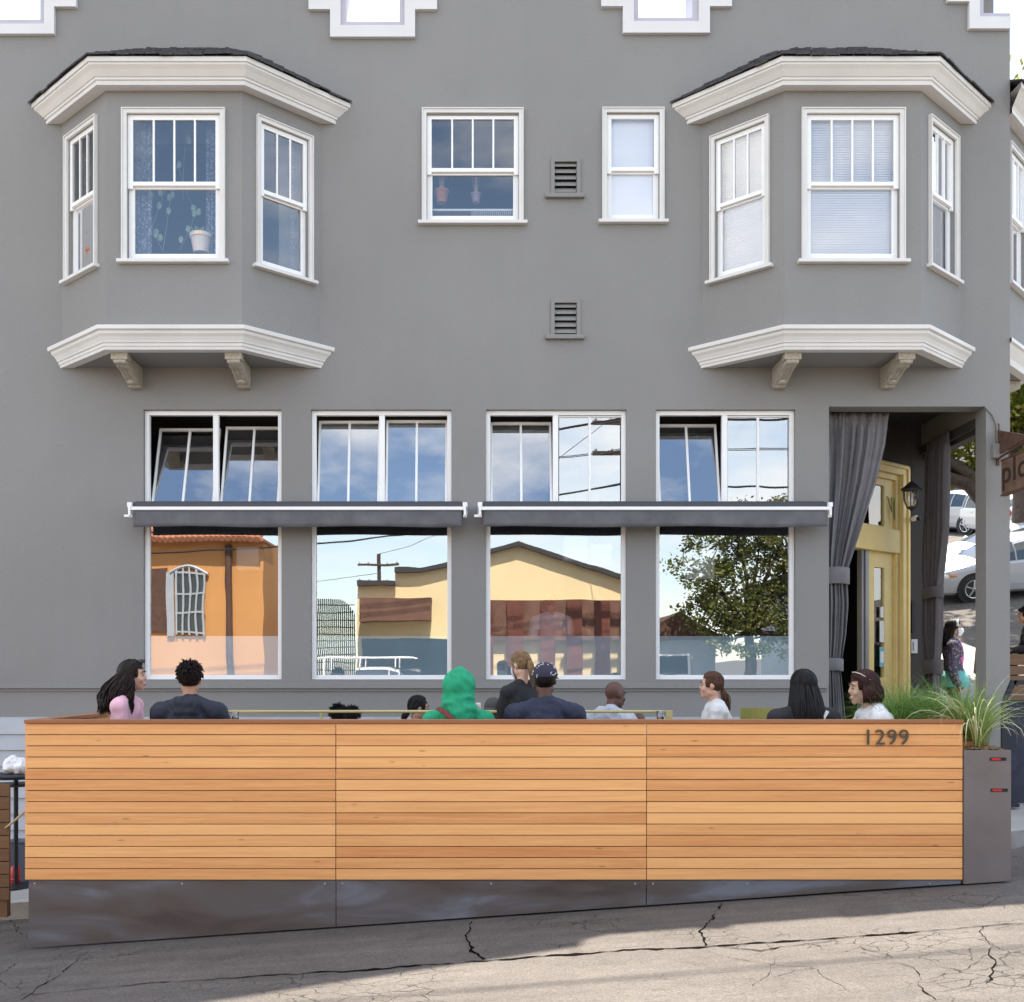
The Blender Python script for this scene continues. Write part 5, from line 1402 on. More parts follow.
# 14 girl in the side street
M['floral'] = plain('floral_jacket', (.09,.09,.12), .8, var=0)
def floral():
    m, n, b = new_mat('speckled_floral_cloth'); L = n.links.new
    t = n.nodes.new('ShaderNodeTexCoord'); v = n.nodes.new('ShaderNodeTexVoronoi'); v.inputs['Scale'].default_value = 26; L(t.outputs['Object'], v.inputs['Vector'])
    r = n.nodes.new('ShaderNodeValToRGB'); e = r.color_ramp.elements; e[0].position = .0; e[0].color = (.45,.40,.45,1); e[1].position = .5; e[1].color = (.05,.05,.075,1); x = e.new(.3); x.color = (.16,.10,.14,1)
    L(v.outputs['Distance'], r.inputs[0]); L(r.outputs[0], b.inputs['Base Color']); b.inputs['Roughness'].default_value = .85; return m
M['floral'] = floral(); M['pinkb'] = cloth('hot_pink', (.65,.12,.38)); M['tealc'] = cloth('teal_cloth', (.12,.40,.38))
def girl(root, Hm, h3, tp, sh_z, wr, el):
    facemask(M['maskw'])(root, Hm, h3, tp, sh_z, wr, el)
    m = MB(); pts = [h3((.088*math.cos(a), .045, .03+.10*math.sin(a))) for a in [PI*k/12 for k in range(13)]]; m.tube(pts, .014, 8, flat=.5); put('headband', m, M['maskw'], root, local=True)
    m = MB(); m.lathe([(.17,1.03),(.24,.80),(.235,.80),(.16,1.03)], (0,0,0), 24); put('skirt', m, M['tealc'], root, local=True, smooth=True)
    m = MB(); m.ell(tp((0,.085,sh_z-.18)), (.07,.06,.2)); put('pink_vest', m, M['pinkb'], root, local=True, smooth=True)
    m = MB(); m.ell(tp((.0,-.24,.92)), (.13,.11,.16)); m.tube([tp((-.1,-.12,sh_z)), tp((0,-.2,1.1)), tp((0,-.24,1.0))], .012, 6); put('shoulder_bag', m, M['black'], root, local=True, smooth=True)
person('girl in a floral jacket, white mask and headband standing on the sunny side pavement', (954.5, 628.5), 15.3, R(-112), pose='stand', skin='light',
       hair=dict(style='long', col='darkbrown', L=.26, wav=.006, w=.02, n=220), top=M['floral'], top_kind='jacket', trousers=M['floral'], seed=14, scale=1.02, extras=girl, turn=R(-6))
# 15 seated man at the far right
person('person in dark clothes seated on a wooden crate, half cut off at the right edge', (1025, 616), 16.5, R(80), skin='mid', hair=dict(style='short', col='black', L=.03), top=cloth('black_hoodie', (.02,.02,.022)), top_kind='hood_down', seed=15, lean=R(16), vox=.008)
# people inside
person('dark haired diner inside, seen behind the third shop window on its left', (507, 622), 14.6, R(-80), pose='stand', skin='mid', hair=dict(style='short', col='darkbrown', L=.03), top=cloth('brown_shirt', (.14,.07,.03)), seed=41, vox=.011)
person('person in a white shirt inside, behind the middle of the third shop window', (551, 602), 14.5, R(0), pose='stand', skin='mid', hair=dict(style='short', col='darkbrown', L=.03), top=cloth('white_shirt_lilac', (.75,.70,.80)), seed=42, vox=.011, scale=1.05, shoulder=.21)
person('person leaning forward inside, behind the right part of the third shop window', (588, 626), 14.7, R(60), pose='stand', skin='light', hair=dict(style='short', col='brown', L=.03), top=cloth('tan_shirt', (.30,.18,.08)), seed=43, vox=.011)

# ------------------------------------------------------------------ seats, tables, rail behind the barrier
M['ply'] = plain('bench_plywood', (.42,.27,.13), .6, var=.12)
m = MB(); m.box(XB(60), XB(860), YB+.24, YB+.66, 1.12, 1.16); bn = put('bench', m, M['ply'], None, origin=(0,YB+.4,DECK), bevel=.006); tag(bn, 'long wooden bench along the inside of the cedar barrier', 'bench')
m = MB()
for i in range(7): x = XB(80)+(XB(840)-XB(80))*i/6; m.box(x-.03, x+.03, YB+.28, YB+.62, DECK, 1.12)
put('bench_support', m, M['ply'], bn)
def rail():
    d = 9.7; z = ZF(711.5, d); x0, x1 = XF(205, d), XF(669, d); y = d-CAMD
    t = thing('yellow_rail', 'thin pale yellow metal rail running behind the seated people', 'rail', ((x0+x1)/2, y, DECK))
    m = MB(); m.tube([(x0,y,z), (x1,y,z)], .014, 10); put('top_bar', m, M['metalrail'], t, smooth=True)
    for x in [x0+(x1-x0)*k/4 for k in range(4)]+[x1]:
        if x == x1 or x == x0: m = MB(); m.box(x-.03, x+.03, y-.02, y+.02, DECK, z+.012)
        else: m = MB(); m.tube([(x,y,DECK), (x,y,z)], .012, 8)
        put('post', m, M['metalrail'], t)
    m = MB(); m.tube([(x0,y,DECK+.1), (x1,y,DECK+.1)], .012, 8); put('lower_bar', m, M['metalrail'], t)
rail()
def chair(x, y, zs, zg, h, mat, label, rz=0):
    t = thing('cafe_chair', label, 'chair', (x, y, zg), 'cafe chairs behind the barrier', rz)
    s = zs-zg; m = MB(); m.box(-.2,.2,-.2,.2,s-.025,s); put('seat', m, mat, t, local=True, bevel=.01)
    m = MB(); n = 8
    for k in range(n): 
        a0, a1 = (k/n-.5)*1.6, ((k+1)/n-.5)*1.6
        m.prism([(.24*math.sin(a0), -.24*math.cos(a0)+.03), (.24*math.sin(a1), -.24*math.cos(a1)+.03), (.255*math.sin(a1), -.255*math.cos(a1)+.03), (.255*math.sin(a0), -.255*math.cos(a0)+.03)], 'z', s+h-.16, s+h)
    put('backrest', m, mat, t, local=True)
    m = MB()
    for q in (-1, 1): m.tube([(q*.17,-.19,s), (q*.17,-.21,s+h-.15)], .01, 6)
    put('back_frame', m, mat, t, local=True)
    for a in (-1, 1):
        for c in (-1, 1): m = MB(); m.tube([(a*.17,c*.17,s-.02), (a*.2,c*.2,0)], .012, 6); put('leg', m, mat, t, local=True)
    return t
z = ZF(708.5, 9.3)
chair(XF(756, 9.3), 9.3-CAMD, z-.42, DECK, .42, M['olive'], 'olive yellow metal chair with its back showing left of the black jacket', R(150))
for o in [q for q in bpy.data.objects if q.name.startswith('person') and q.parent is None and q.location.y < -2 and q.location.y > -4.2 and q.location.z > .7]:
    lb = o['label']; x, y, zz = o.location; zg = DECK if y < -3.0 else side_z(x, y)
    w = lb.split(','); who = {'bald man in a light grey hoodie with his head turned away to the right': 'the bald man'}.get(lb, lb)
    chair(x, y, zz+.005*o.scale.x, zg, .40, M['black'], 'black metal chair beneath the '+' '.join(who.replace('the ', '', 1).split()[:9]).rstrip(','), o.rotation_euler.z)
def table(px, d, ztop, label):
    x, y = XF(px, d), d-CAMD; t = thing('cafe_table', label, 'table', (x, y, DECK), 'cafe tables behind the barrier')
    m = MB(); m.lathe([(.0,ztop-.03),(.31,ztop-.03),(.32,ztop-.015),(.31,ztop),(.0,ztop)], (x,y,0), 28); put('tabletop', m, M['ply'], t)
    m = MB(); m.tube([(x,y,DECK+.02), (x,y,ztop-.03)], .025, 10); put('pedestal', m, M['black'], t)
    m = MB(); m.lathe([(.2,DECK),(.2,DECK+.015),(.03,DECK+.03)], (x,y,0), 20); put('foot', m, M['black'], t)
TZ = 1.555
table(236, 9.35, TZ, 'round cafe table in front of the navy hoodie, a glass on it')
table(640, 9.3, TZ, 'round cafe table between the bald man and the ponytail woman')
table(830, 9.3, TZ-.03, 'round cafe table between the black jacket and the white jacket')
table(478, 9.55, TZ-.05, 'round cafe table in front of the green hoodie')
c = W(235, 720, 9.3); m = MB(); m.lathe([(.0,.0),(.032,.0),(.036,.11),(.033,.11),(.029,.008),(.0,.008)], (c.x,c.y,TZ), 18); g = put('tumbler', m, M['sashglass'], None, smooth=True, origin=(c.x,c.y,TZ)); tag(g, 'clear water tumbler on the table beside the navy hoodie', 'glass')
c = W(228, 720, 9.25); m = MB(); m.lathe([(.0,.0),(.025,.0),(.03,.03),(.022,.07),(.012,.09),(.0,.095)], (c.x,c.y,TZ), 14); g = put('condiment_bottle', m, M['black'], None, smooth=True, origin=(c.x,c.y,TZ)); tag(g, 'small dark condiment bottle beside the clear tumbler', 'bottle')
c = W(666, 716, 9.3); m = MB(); m.lathe([(.0,.0),(.03,.0),(.034,.12),(.031,.12),(.027,.008),(.0,.008)], (c.x-.05,c.y,TZ), 18); g = put('tumbler', m, M['sashglass'], None, smooth=True, origin=(c.x,c.y,TZ)); tag(g, 'clear water tumbler at the right end of the yellow rail', 'glass')

# ------------------------------------------------------------------ things left of the barrier
M['brownslat'] = wood('aged_brown_slats', (.20,.11,.055), (.10,.055,.03), .115, 0, (-50, 100), var=.6)
m = MB(); x1 = XF(9, 9.3); z0, z1 = ZF(918, 9.3), ZF(783, 9.3)
t = thing('slatted_enclosure', 'end of a second, dark brown slatted enclosure at the left edge', 'barrier', (x1-.6, 9.3-CAMD, z0))
n = 9
for i in range(n): a = z0+.16+(z1-z0-.16)*i/n; m.box(x1-1.5, x1, 9.3-CAMD, 9.3-CAMD+.025, a, a+(z1-z0-.16)/n-.01)
put('slat_panel', m, M['brownslat'], t)
for q in (x1-.1, x1-1.4): m = MB(); m.box(q, q+.07, 9.3-CAMD+.03, 9.3-CAMD+.1, z0, z1-.02); put('post', m, M['brownslat'], t)
d = 11.2; c = W(16, 775, d); zg = side_z(c.x, c.y)
t = thing('bistro_table', 'round black table top with a white cloth on it, left of the cedar barrier', 'table', (c.x, c.y, zg))
m = MB(); m.lathe([(.0,c.z-.03),(.27,c.z-.03),(.29,c.z),(.27,c.z+.015),(.0,c.z+.015)], (c.x,c.y,0), 28); put('tabletop', m, M['blackp'], t)
m = MB(); m.lathe([(.0,c.z-.11),(.22,c.z-.11),(.22,c.z-.09),(.0,c.z-.09)], (c.x,c.y,0), 24); m.tube([(c.x,c.y,zg), (c.x,c.y,c.z)], .025, 8); m.lathe([(.22,zg),(.22,zg+.02),(.0,zg+.04)], (c.x,c.y,0), 20); put('pedestal', m, M['black'], t)
m = MB(); rnd = random.Random(9)
m.ell((c.x+.03,c.y-.02,c.z+.09), (.15,.12,.08)); m.ell((c.x-.03,c.y-.02,c.z+.13), (.09,.09,.07)); m.ell((c.x+.1,c.y,c.z+.05), (.1,.1,.05))
o = put('crumpled_cloth', m, M['whitecloth'], None, origin=(c.x,c.y,c.z)); remesh(o, .014, 2, (.03, 14)); tag(o, 'crumpled white cloth heaped on the round black table', 'cloth')
c = W(15.5, 857, 11.3); zg = side_z(c.x, c.y); m = MB(); m.lathe([(.0,.0),(.045,.0),(.05,.01),(.05,.19),(.045,.2),(.03,.215),(.0,.22)], (c.x,c.y,zg), 20); m.lathe([(.052,.06),(.054,.07),(.052,.08)], (c.x,c.y,zg), 20)
m2 = put('red_canister', m, M['red'], None, smooth=True, origin=(c.x,c.y,zg)); tag(m2, 'small red canister standing on the pavement left of the cedar barrier', 'canister')
c = W(19, 829, 11.6); m = MB(); zg = side_z(c.x, c.y); m.box(c.x-.1, c.x+.14, c.y-.1, c.y+.1, zg+.0, zg+.42); m.box(c.x-.11, c.x+.15, c.y-.11, c.y+.11, zg+.42, zg+.45); o = put('dark_bin', m, plain('slate_blue_plastic', (.07,.085,.12), .5), None, origin=(c.x,c.y,zg), bevel=.01); tag(o, 'slate blue plastic bin by the wall behind the red canister', 'bin')
m = MB(); a, b = W(-5, 832, 9.5), W(24, 812, 9.0); m.tube([a, a.lerp(b, .35)+Vector((0,0,-.03)), a.lerp(b, .7)+Vector((0,0,-.02)), b], .010, 8); o = put('rope', m, plain('straw_rope', (.5,.4,.25), .8), None, smooth=True, origin=a); tag(o, 'pale rope strung between the brown enclosure and the cedar barrier', 'rope')

# ------------------------------------------------------------------ right of the planter
M['navyfab'] = plain('navy_black_canvas', (.022,.026,.045), .75, var=.25, vscale=9, bump=.3, bscale=25)
d = 12.0; xa = XF(1003, d); y = d-CAMD; zg = side_z(6.5, y); zt = ZF(681, d)
t = thing('folding_windbreak', 'black framed folding screen with dark navy canvas beside the corner post', 'screen', (xa+.6, y, zg))
m = MB(); m.box(xa+.0, xa+1.3, y-.012, y, ZF(803, d), ZF(702, d)); put('canvas', m, M['navyfab'], t)
m = MB(); m.box(xa+.11, xa+1.3, y-.025, y+.02, ZF(685, d), ZF(680, d)); m.prism([(xa-.02, ZF(703, d)), (xa+.03, ZF(703, d)), (xa+.16, ZF(680, d)), (xa+.09, ZF(680, d))], 'y', y-.025, y+.02)
m.box(xa-.02, xa+.03, y-.025, y+.02, zg, ZF(703, d)); m.box(xa+.031, xa+1.3, y-.02, y+.015, ZF(703, d), ZF(700, d)); m.box(xa+1.25, xa+1.3, y+.021, y+.06, zg, ZF(681, d))
put('frame', m, M['blackp'], t, bevel=.004)
for x in (xa, xa+1.25): m = MB(); m.box(x-.03, x+.06, y-.25, y+.25, zg-.01, zg+.03); put('foot', m, M['blackp'], t)
# crate seat of the far right sitter
c = W(1026, 656, 16.4); zg = side_z(c.x, c.y); m = MB()
for k in range(6):
    zz = zg+(c.z-zg)*k/6; m.box(c.x-.38, c.x+.4, c.y-.22, c.y-.2, zz+.008, zz+(c.z-zg)/6-.008); m.box(c.x-.38, c.x-.36, c.y-.199, c.y+.22, zz+.008, zz+(c.z-zg)/6-.008)
m.box(c.x-.4, c.x+.42, c.y-.23, c.y+.24, c.z-.012, c.z+.02)
o = put('wooden_crate', m, M['brownslat'], None, origin=(c.x,c.y,zg)); tag(o, 'slatted wooden crate used as a seat at the right edge', 'crate')
# plants and things in the upper windows
def pot(px, py, d, r, h, mat, label, name='plant_pot', leaf='succulent'):
    c = W(px, py, d); m = MB(); m.lathe([(.0,0),(r*.75,0),(r,h*.8),(r*1.12,h*.8),(r*1.12,h),(r*.95,h),(r*.9,h*.85),(.0,h*.85)], c, 20)
    t = thing(name, label, 'potted plant', c); put('pot', m, mat, t, smooth=False); m = MB(); rr = random.Random(int(px))
    if leaf == 'succulent':
        for k in range(26):
            a = rr.uniform(0, 2*PI); q = c+Vector((rr.uniform(-.6,.6)*r, rr.uniform(-.6,.6)*r, h)); m.cap(q, q+Vector((math.cos(a)*.04, math.sin(a)*.04, rr.uniform(.03,.09))), .014, .005, 6)
        put('leaf_rosette', m, M['plantgreen'], t)
    else:
        for k in range(46): blade(m, c+Vector((rr.uniform(-.3,.3)*r, rr.uniform(-.3,.3)*r, h*.9)), rr.uniform(0, 2*PI), rr.uniform(0,.25), rr.uniform(.15,.3), .008, rr.uniform(-.1,.3))
        put('dried_stems', m, M['drygrass'], t)
    return t
pot(201, 253, 12.75, .12, .22, M['cream'], 'cream pot with a green succulent in the middle window of the left bay')
pot(92, 262, 13.05, .07, .16, M['terracotta'], 'terracotta pot in the left window of the left bay', leaf='dry')
pot(441.5, 203, 13.5, .085, .16, M['terracotta'], 'terracotta pot of dried stems on the shelf, left in the small upper window', leaf='dry')
pot(476, 203, 13.5, .06, .12, plain('mauve_ceramic', (.3,.2,.25), .5), 'mauve vase of dried stems on the shelf, middle of the small upper window', leaf='dry')
m = MB(); m.box(XF(429), XF(517), .15, .4, ZF(205.5), ZF(203.6)); 
o = put('window_shelf', m, M['white'], None, origin=(0,.2,ZF(204))); tag(o, 'thin white shelf across the small upper window carrying the dried plants', 'shelf')
m = MB()
for k in range(22): x = XF(472)+(XF(515)-XF(472))*k/21; m.tube([(x,.16,ZF(205.5)), (x,.16,ZF(216))], .005, 4)
m.tube([(XF(471),.16,ZF(216)), (XF(516),.16,ZF(216))], .006, 4)
o = put('wire_rack', m, M['white'], None, origin=(XF(494),.16,ZF(210))); tag(o, 'white wire rack hanging beneath the window shelf', 'rack')
m = MB(); rr = random.Random(2)
vine0 = W(205, 250, 12.85)
for (a, b) in (((140,250),(120+45,190)), ((163,250),(178,160)), ((180,250),(196,212)), ((163,252),(150,215)), ((196,215),(178,165)), ((183,200),(188,120)), ((150,205),(147,150))):
    p, q = W(a[0]+0, a[1], 12.85), W(b[0], b[1], 12.85); m.tube([p, p.lerp(q,.5)+Vector((rr.uniform(-.03,.03),0,0)), q], .004, 4)
    for k in range(3):
        s_ = p.lerp(q, rr.random()); m.ell(s_+Vector((rr.uniform(-.04,.04),-.01,0)), (.03,.006,.045), nu=8, nv=6)
o = put('trailing_vine', m, M['plantgreen'], None, origin=vine0); tag(o, 'thin trailing vine climbing inside the middle window of the left bay', 'plant')
# ------------------------------------------------------------------ trees
M['leaf'] = leafmat('sunlit_leaf', (.12,.16,.02), (.30,.29,.05), .5, sc=2.2)
M['leafd'] = leafmat('olive_leaf', (.045,.08,.015), (.12,.14,.03), .35, sc=2)
M['leafo'] = leafmat('olive_green_leaf', (.08,.11,.02), (.20,.20,.05), .35, sc=2)
M['bark'] = plain('bark', (.07,.05,.04), .9, var=.3, vscale=12, bump=.6, bscale=20)
def tree(name, label, base, trunk, lobes, n, leaf, mat, seed, group=None, branches=()):
    rnd = random.Random(seed); t = thing(name, label, 'tree', base, group)
    m = MB(); b = Vector(base); top = b+Vector(trunk[0]); r = trunk[1]
    m.tube([b-Vector((0,0,.2)), b.lerp(top,.4)+Vector((.08,.05,0)), top], [r*1.25, r, r*.75], 10)
    for (c, rr) in lobes:
        c = Vector(c); mid = top.lerp(c, .5)+Vector((rnd.uniform(-.2,.2), rnd.uniform(-.2,.2), -.1)); m.tube([top-Vector((0,0,.15)), mid, c], [r*.6, r*.38, r*.12], 7)
        for _ in range(7):
            v = Vector((rnd.gauss(0,1), rnd.gauss(0,1), rnd.gauss(0,.8))).normalized(); m.tube([mid.lerp(c, rnd.uniform(.3,1)), c+Vector((v.x*rr[0], v.y*rr[1], v.z*rr[2]))*.75], [r*.16, r*.05], 5)
    for pts, r0 in branches: m.tube([Vector(p) for p in pts], [r0*(1-.12*i) for i in range(len(pts))], 8)
    put('trunk', m, M['bark'], t, smooth=True)
    m = MB(); tot = sum(rr[0]*rr[1]*rr[2] for c, rr in lobes)
    for (c, rr) in lobes:
        k = int(n*rr[0]*rr[1]*rr[2]/tot); c = Vector(c); nclus = max(5, k//55); cl = []
        for _ in range(nclus):
            v = Vector((rnd.gauss(0,1), rnd.gauss(0,1), rnd.gauss(0,1))).normalized()*(rnd.random()**.4); cl.append(c+Vector((v.x*rr[0], v.y*rr[1], v.z*rr[2])))
        for _ in range(k):
            q = rnd.choice(cl)+Vector((rnd.gauss(0,1), rnd.gauss(0,1), rnd.gauss(0,.75)))*min(rr)*.17
            a = Vector((rnd.gauss(0,1), rnd.gauss(0,1), rnd.gauss(0,.7))).normalized(); n_ = a.cross(Vector((rnd.gauss(0,1), rnd.gauss(0,1), rnd.gauss(0,1)))).normalized(); l = leaf*rnd.uniform(.6,1.3)
            m.add([q, q+a*l*.5+n_*l*.28, q+a*l, q+a*l*.5-n_*l*.28], [(0,1,2,3)])
    put('crown', m, mat, t)
    return t
def gp(x, y, dz=0): return (x, y, base_z(x, y)+dz)
tb = gp(9.15, 5.6)
tree('street_tree', 'large sunlit street tree with a thick level limb, seen through the entry opening', tb, ((.1,.1,3.4), .24),
     [((9.2,6.2,7.0),(1.9,1.9,1.1)), ((7.9,7.2,6.7),(1.3,1.6,.9)), ((10.3,6.2,6.7),(1.7,1.7,1.1)), ((9.5,7.2,8.3),(2.0,1.9,1.1)), ((8.4,6.9,5.95),(1.2,.9,.55)), ((9.3,6.6,5.9),(1.1,.9,.5)), ((7.7,6.8,6.6),(.9,.9,.7)), ((11.2,7.6,9.6),(2.4,2.0,1.5))], 22000, .15, M['leaf'], 4,
     branches=[([(9.25,5.7,4.9), (8.9,5.9,5.45), (8.5,6.1,5.62), (8.1,6.3,5.58), (7.6,6.6,5.9), (7.3,6.8,6.4)], .15)])
tree('street_tree', 'tall tree behind the corner building whose top shows above the side bay roof', gp(14.5, 15), ((0,0,5), .25),
     [((14.5,15,16.2),(3.0,2.5,2.0)), ((13.0,15.5,14.3),(2.2,2.2,1.6))], 5000, .3, M['leaf'], 6, 'trees up the side street')
tree('street_tree', 'tree further up the side street behind the parked cars', gp(21, 31), ((0,0,3), .25), [((21,31,13.6),(2.8,2.5,1.8)), ((18.5,31,12.9),(2.2,2,1.5))], 3500, .28, M['leafd'], 8, 'trees up the side street')
tree('street_tree', 'olive green tree across the street, mirrored in the fourth shop window', (8.6, -20.3, road_z(8,-19)+.1), ((0,.05,2.2), .17),
     [((8.0,-20.3,4.4),(1.3,1.2,1.1)), ((9.6,-20.3,4.5),(1.4,1.2,1.2)), ((7.3,-20.3,5.5),(1.1,1.0,1.0)), ((9.0,-20.3,6.0),(1.6,1.2,1.0)), ((10.4,-20.3,5.6),(1.3,1.0,1.2)), ((9.4,-20.3,3.3),(1.6,1.0,.8)), ((10.9,-20.3,4.3),(1.2,1,1)), ((7.4,-20.4,4.0),(.9,.9,.9)), ((8.2,-20.3,6.7),(1.3,1,.8)), ((9.9,-20.3,6.8),(1.4,1,.8)), ((8.2,-20.1,3.1),(1.2,.8,.6)), ((10.5,-20.1,3.2),(1.2,.8,.6))], 20000, .14, M['leafo'], 10)

# ------------------------------------------------------------------ vehicles
def paint(name, c):
    m = plain(name, c, .28, metal=.15, var=0); m.node_tree.nodes['Principled BSDF'].inputs['Coat Weight'].default_value = .6; return m
M['carlight'] = plain('headlamp', (.65,.62,.58), .15, var=0); M['cartail'] = plain('tail_lamp', (.45,.02,.02), .2, var=0); M['amber'] = plain('amber_lamp', (.6,.22,.10), .2, var=0)
PROF = {
 'hatch': [(2.23,.30,.58,.60,.60,.45),(2.14,.20,.68,.70,.78,.6),(1.85,.18,.76,.80,.85,.68),(1.45,.18,.83,.89,.87,.70),(1.08,.18,.89,.98,.875,.68),(.72,.18,.92,1.17,.875,.64),(.3,.18,.94,1.37,.875,.60),(-.15,.18,.95,1.46,.875,.585),(-.7,.18,.96,1.48,.875,.58),(-1.25,.18,.98,1.43,.87,.57),(-1.75,.2,1.0,1.28,.85,.56),(-2.05,.24,1.0,1.12,.80,.55),(-2.2,.32,.92,.99,.74,.55),(-2.24,.4,.80,.84,.68,.5)],
 'suv': [(2.3,.40,.80,.82,.62,.5),(2.2,.30,.92,.95,.82,.66),(1.8,.28,1.0,1.06,.90,.74),(1.2,.28,1.05,1.12,.92,.76),(.95,.28,1.07,1.2,.92,.74),(.45,.28,1.08,1.66,.92,.68),(.1,.28,1.09,1.74,.92,.67),(-1.6,.28,1.12,1.74,.92,.67),(-2.1,.3,1.12,1.62,.9,.66),(-2.3,.35,1.1,1.2,.86,.66),(-2.36,.4,.9,.95,.8,.6)],
 'pickup': [(2.6,.40,.85,.87,.65,.5),(2.5,.30,.95,.98,.84,.66),(2.0,.28,1.02,1.08,.9,.74),(1.35,.28,1.06,1.12,.92,.76),(1.15,.28,1.07,1.2,.92,.74),(.7,.28,1.08,1.62,.92,.68),(.4,.28,1.08,1.70,.92,.67),(-.5,.28,1.08,1.70,.92,.67),(-.62,.28,1.08,1.10,.92,.86),(-2.4,.28,1.08,1.10,.92,.86),(-2.6,.35,1.05,1.07,.9,.84)]}
def car(name, label, loc, head, mat, kind='hatch', group=None, cabin=None, flat=False):
    P = PROF[kind]; t = thing(name, label, 'car' if kind != 'pickup' else 'truck', loc, group)
    x0, y0 = loc[0], loc[1]; n = Vector((-(base_z(x0+.5,y0)-base_z(x0-.5,y0)), -(base_z(x0,y0+.5)-base_z(x0,y0-.5)), 1)).normalized() if not flat else Vector((0,0,1))
    f = Vector((math.cos(head), math.sin(head), 0)); f = (f-n*f.dot(n)).normalized(); l = n.cross(f)
    t.rotation_euler = Matrix((f, l, n)).transposed().to_euler()
    body = MB(); gl = MB(); rings = []
    for (x, zb, zs, zt, w, wr) in P:
        h = [(0,zb),(.86*w,zb),(.97*w,zb+.07),(w,zb+.22),(w,(zb+zs)/2+.08),(.985*w,zs-.06),(.95*w,zs)]
        if zt-zs > .08: h += [(.95*w*.55+wr*.45+.01, zs+(zt-zs)*.5), (wr+.015, zt-.07), (wr*.9, zt-.015), (wr*.5, zt), (0, zt+.01)]
        else: h += [(.93*w, zs+(zt-zs)*.4), (.85*w, zs+(zt-zs)*.65), (.7*w, zt-.008), (wr*.5, zt), (0, zt+.008)]
        rings.append([Vector((x, yy, zz)) for yy, zz in h])
    nP = len(rings[0])
    for s in (-1, 1):
        for i in range(len(rings)-1):
            A, B = rings[i], rings[i+1]; ca, cb = P[i], P[i+1]
            for k in range(nP-1):
                q = [A[k], A[k+1], B[k+1], B[k]]; q = [Vector((v.x, s*v.y, v.z)) for v in q]
                tall = min(ca[3]-ca[2], cb[3]-cb[2]) > .08 or (max(ca[3]-ca[2], cb[3]-cb[2]) > .25)
                side = k in (6, 7) and tall
                shield = k >= 8 and abs(ca[3]-cb[3])/(abs(ca[0]-cb[0])+1e-6) > .30 and max(ca[3]-ca[2], cb[3]-cb[2]) > .15
                (gl if (side or shield) else body).add(q, [(0,1,2,3)])
    for end in (0, -1):
        r = rings[end]; V = [Vector((v.x, v.y, v.z)) for v in r]+[Vector((v.x, -v.y, v.z)) for v in r[::-1]]; body.add(V, [tuple(range(len(V)))])
    bo = put('body', body, mat, t, local=True, smooth=True, sharp=42); put('car_window', gl, M['carglass'], t, local=True, smooth=True, sharp=42)
    # pillars
    m = MB()
    for s in (-1, 1):
        for i in range(1, len(P)-1):
            if P[i][3]-P[i][2] > .3 and P[i-1][3] != P[i][3] or (kind == 'hatch' and i in (8,)) or (kind == 'suv' and i == 6):
                r = rings[i]; m.tube([Vector((v.x, s*v.y, v.z))*1.0 for v in r[6:9]], .022, 5)
    if m.v: me_ = m; bm_ = body; bm_.mi = 0; bm_.add(me_.v, me_.f); bo.data = bm_.mesh('body', None, True); bo.data.materials.append(mat); bo.data.set_sharp_from_angle(angle=R(42))
    wx = (P[0][0]-.93, P[-1][0]+.80); wr_ = .32 if kind == 'hatch' else .38
    for x in wx:
        for s in (-1, 1):
            w = .87 if kind == 'hatch' else .91
            m = MB(); m.lathe([(wr_+.075, s*(w-.10)), (wr_+.07, s*(w+.006)), (wr_-.02, s*(w+.004)), (wr_-.02, s*(w-.1))], (x, 0, wr_), 28, 'y'); put('wheel_arch', m, M['black'], t, local=True)
            m = MB(); m.lathe([(wr_*.62, s*(w-.2)), (wr_-.02, s*(w-.2)), (wr_, s*(w-.16)), (wr_, s*(w-.0)), (wr_-.03, s*(w+.02)), (wr_*.68, s*(w+.02))], (x, 0, wr_), 28, 'y'); wh = put('wheel', m, M['tyre'], t, local=True, smooth=True)
            m = MB(); m.lathe([(wr_*.70, s*(w+.018)), (wr_*.70, s*(w+.024)), (wr_*.6, s*(w+.018)), (wr_*.6, s*(w-.04))], (x, 0, wr_), 24, 'y')
            for k in range(5):
                a = 2*PI*k/5+.3; c_, s_ = math.cos(a), math.sin(a); m.tube([(x, s*(w+.01), wr_), (x+c_*wr_*.64, s*(w+.012), wr_+s_*wr_*.64)], [.05, .04], 6, flat=.5)
            m.lathe([(.0, s*(w+.028)), (.06, s*(w+.024)), (.065, s*(w))], (x, 0, wr_), 12, 'y'); put('rim', m, M['rim'], wh, local=True)
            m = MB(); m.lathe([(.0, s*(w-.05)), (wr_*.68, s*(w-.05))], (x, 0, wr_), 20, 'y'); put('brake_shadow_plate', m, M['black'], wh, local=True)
    hx = P[1][0]; hz = P[1][2]-.02
    for s in (-1, 1):
        m = MB(); m.ell((hx-.16, s*(P[1][4]-.02), hz-.03), (.26,.09,.085)); put('headlight', m, M['carlight'], t, local=True, smooth=True)
        m = MB(); m.ell((hx-.36, s*(P[2][4]-.03), hz-.0), (.12,.05,.05)); put('turn_signal', m, M['amber'], t, local=True, smooth=True)
        m = MB(); m.ell((P[-2][0]+.06, s*(P[-2][4]-.01), P[-2][2]-.06), (.1,.09,.15)); put('tail_light', m, M['cartail'], t, local=True, smooth=True)
        m = MB(); m.ell((.78, s*(P[4][4]+.06), P[4][2]+.10), (.07,.10,.065)); put('wing_mirror', m, mat, t, local=True, smooth=True)
        m = MB(); m.box(-.05-.55, -.05-.42, s*.88, s*.905, P[6][2]-.12, P[6][2]-.095); put('door_handle', m, mat, t, local=True)
    m = MB(); m.box(P[0][0]-.03, P[0][0]+.015, -.45, .45, .38, .52); put('grille', m, M['black'], t, local=True, bevel=.01)
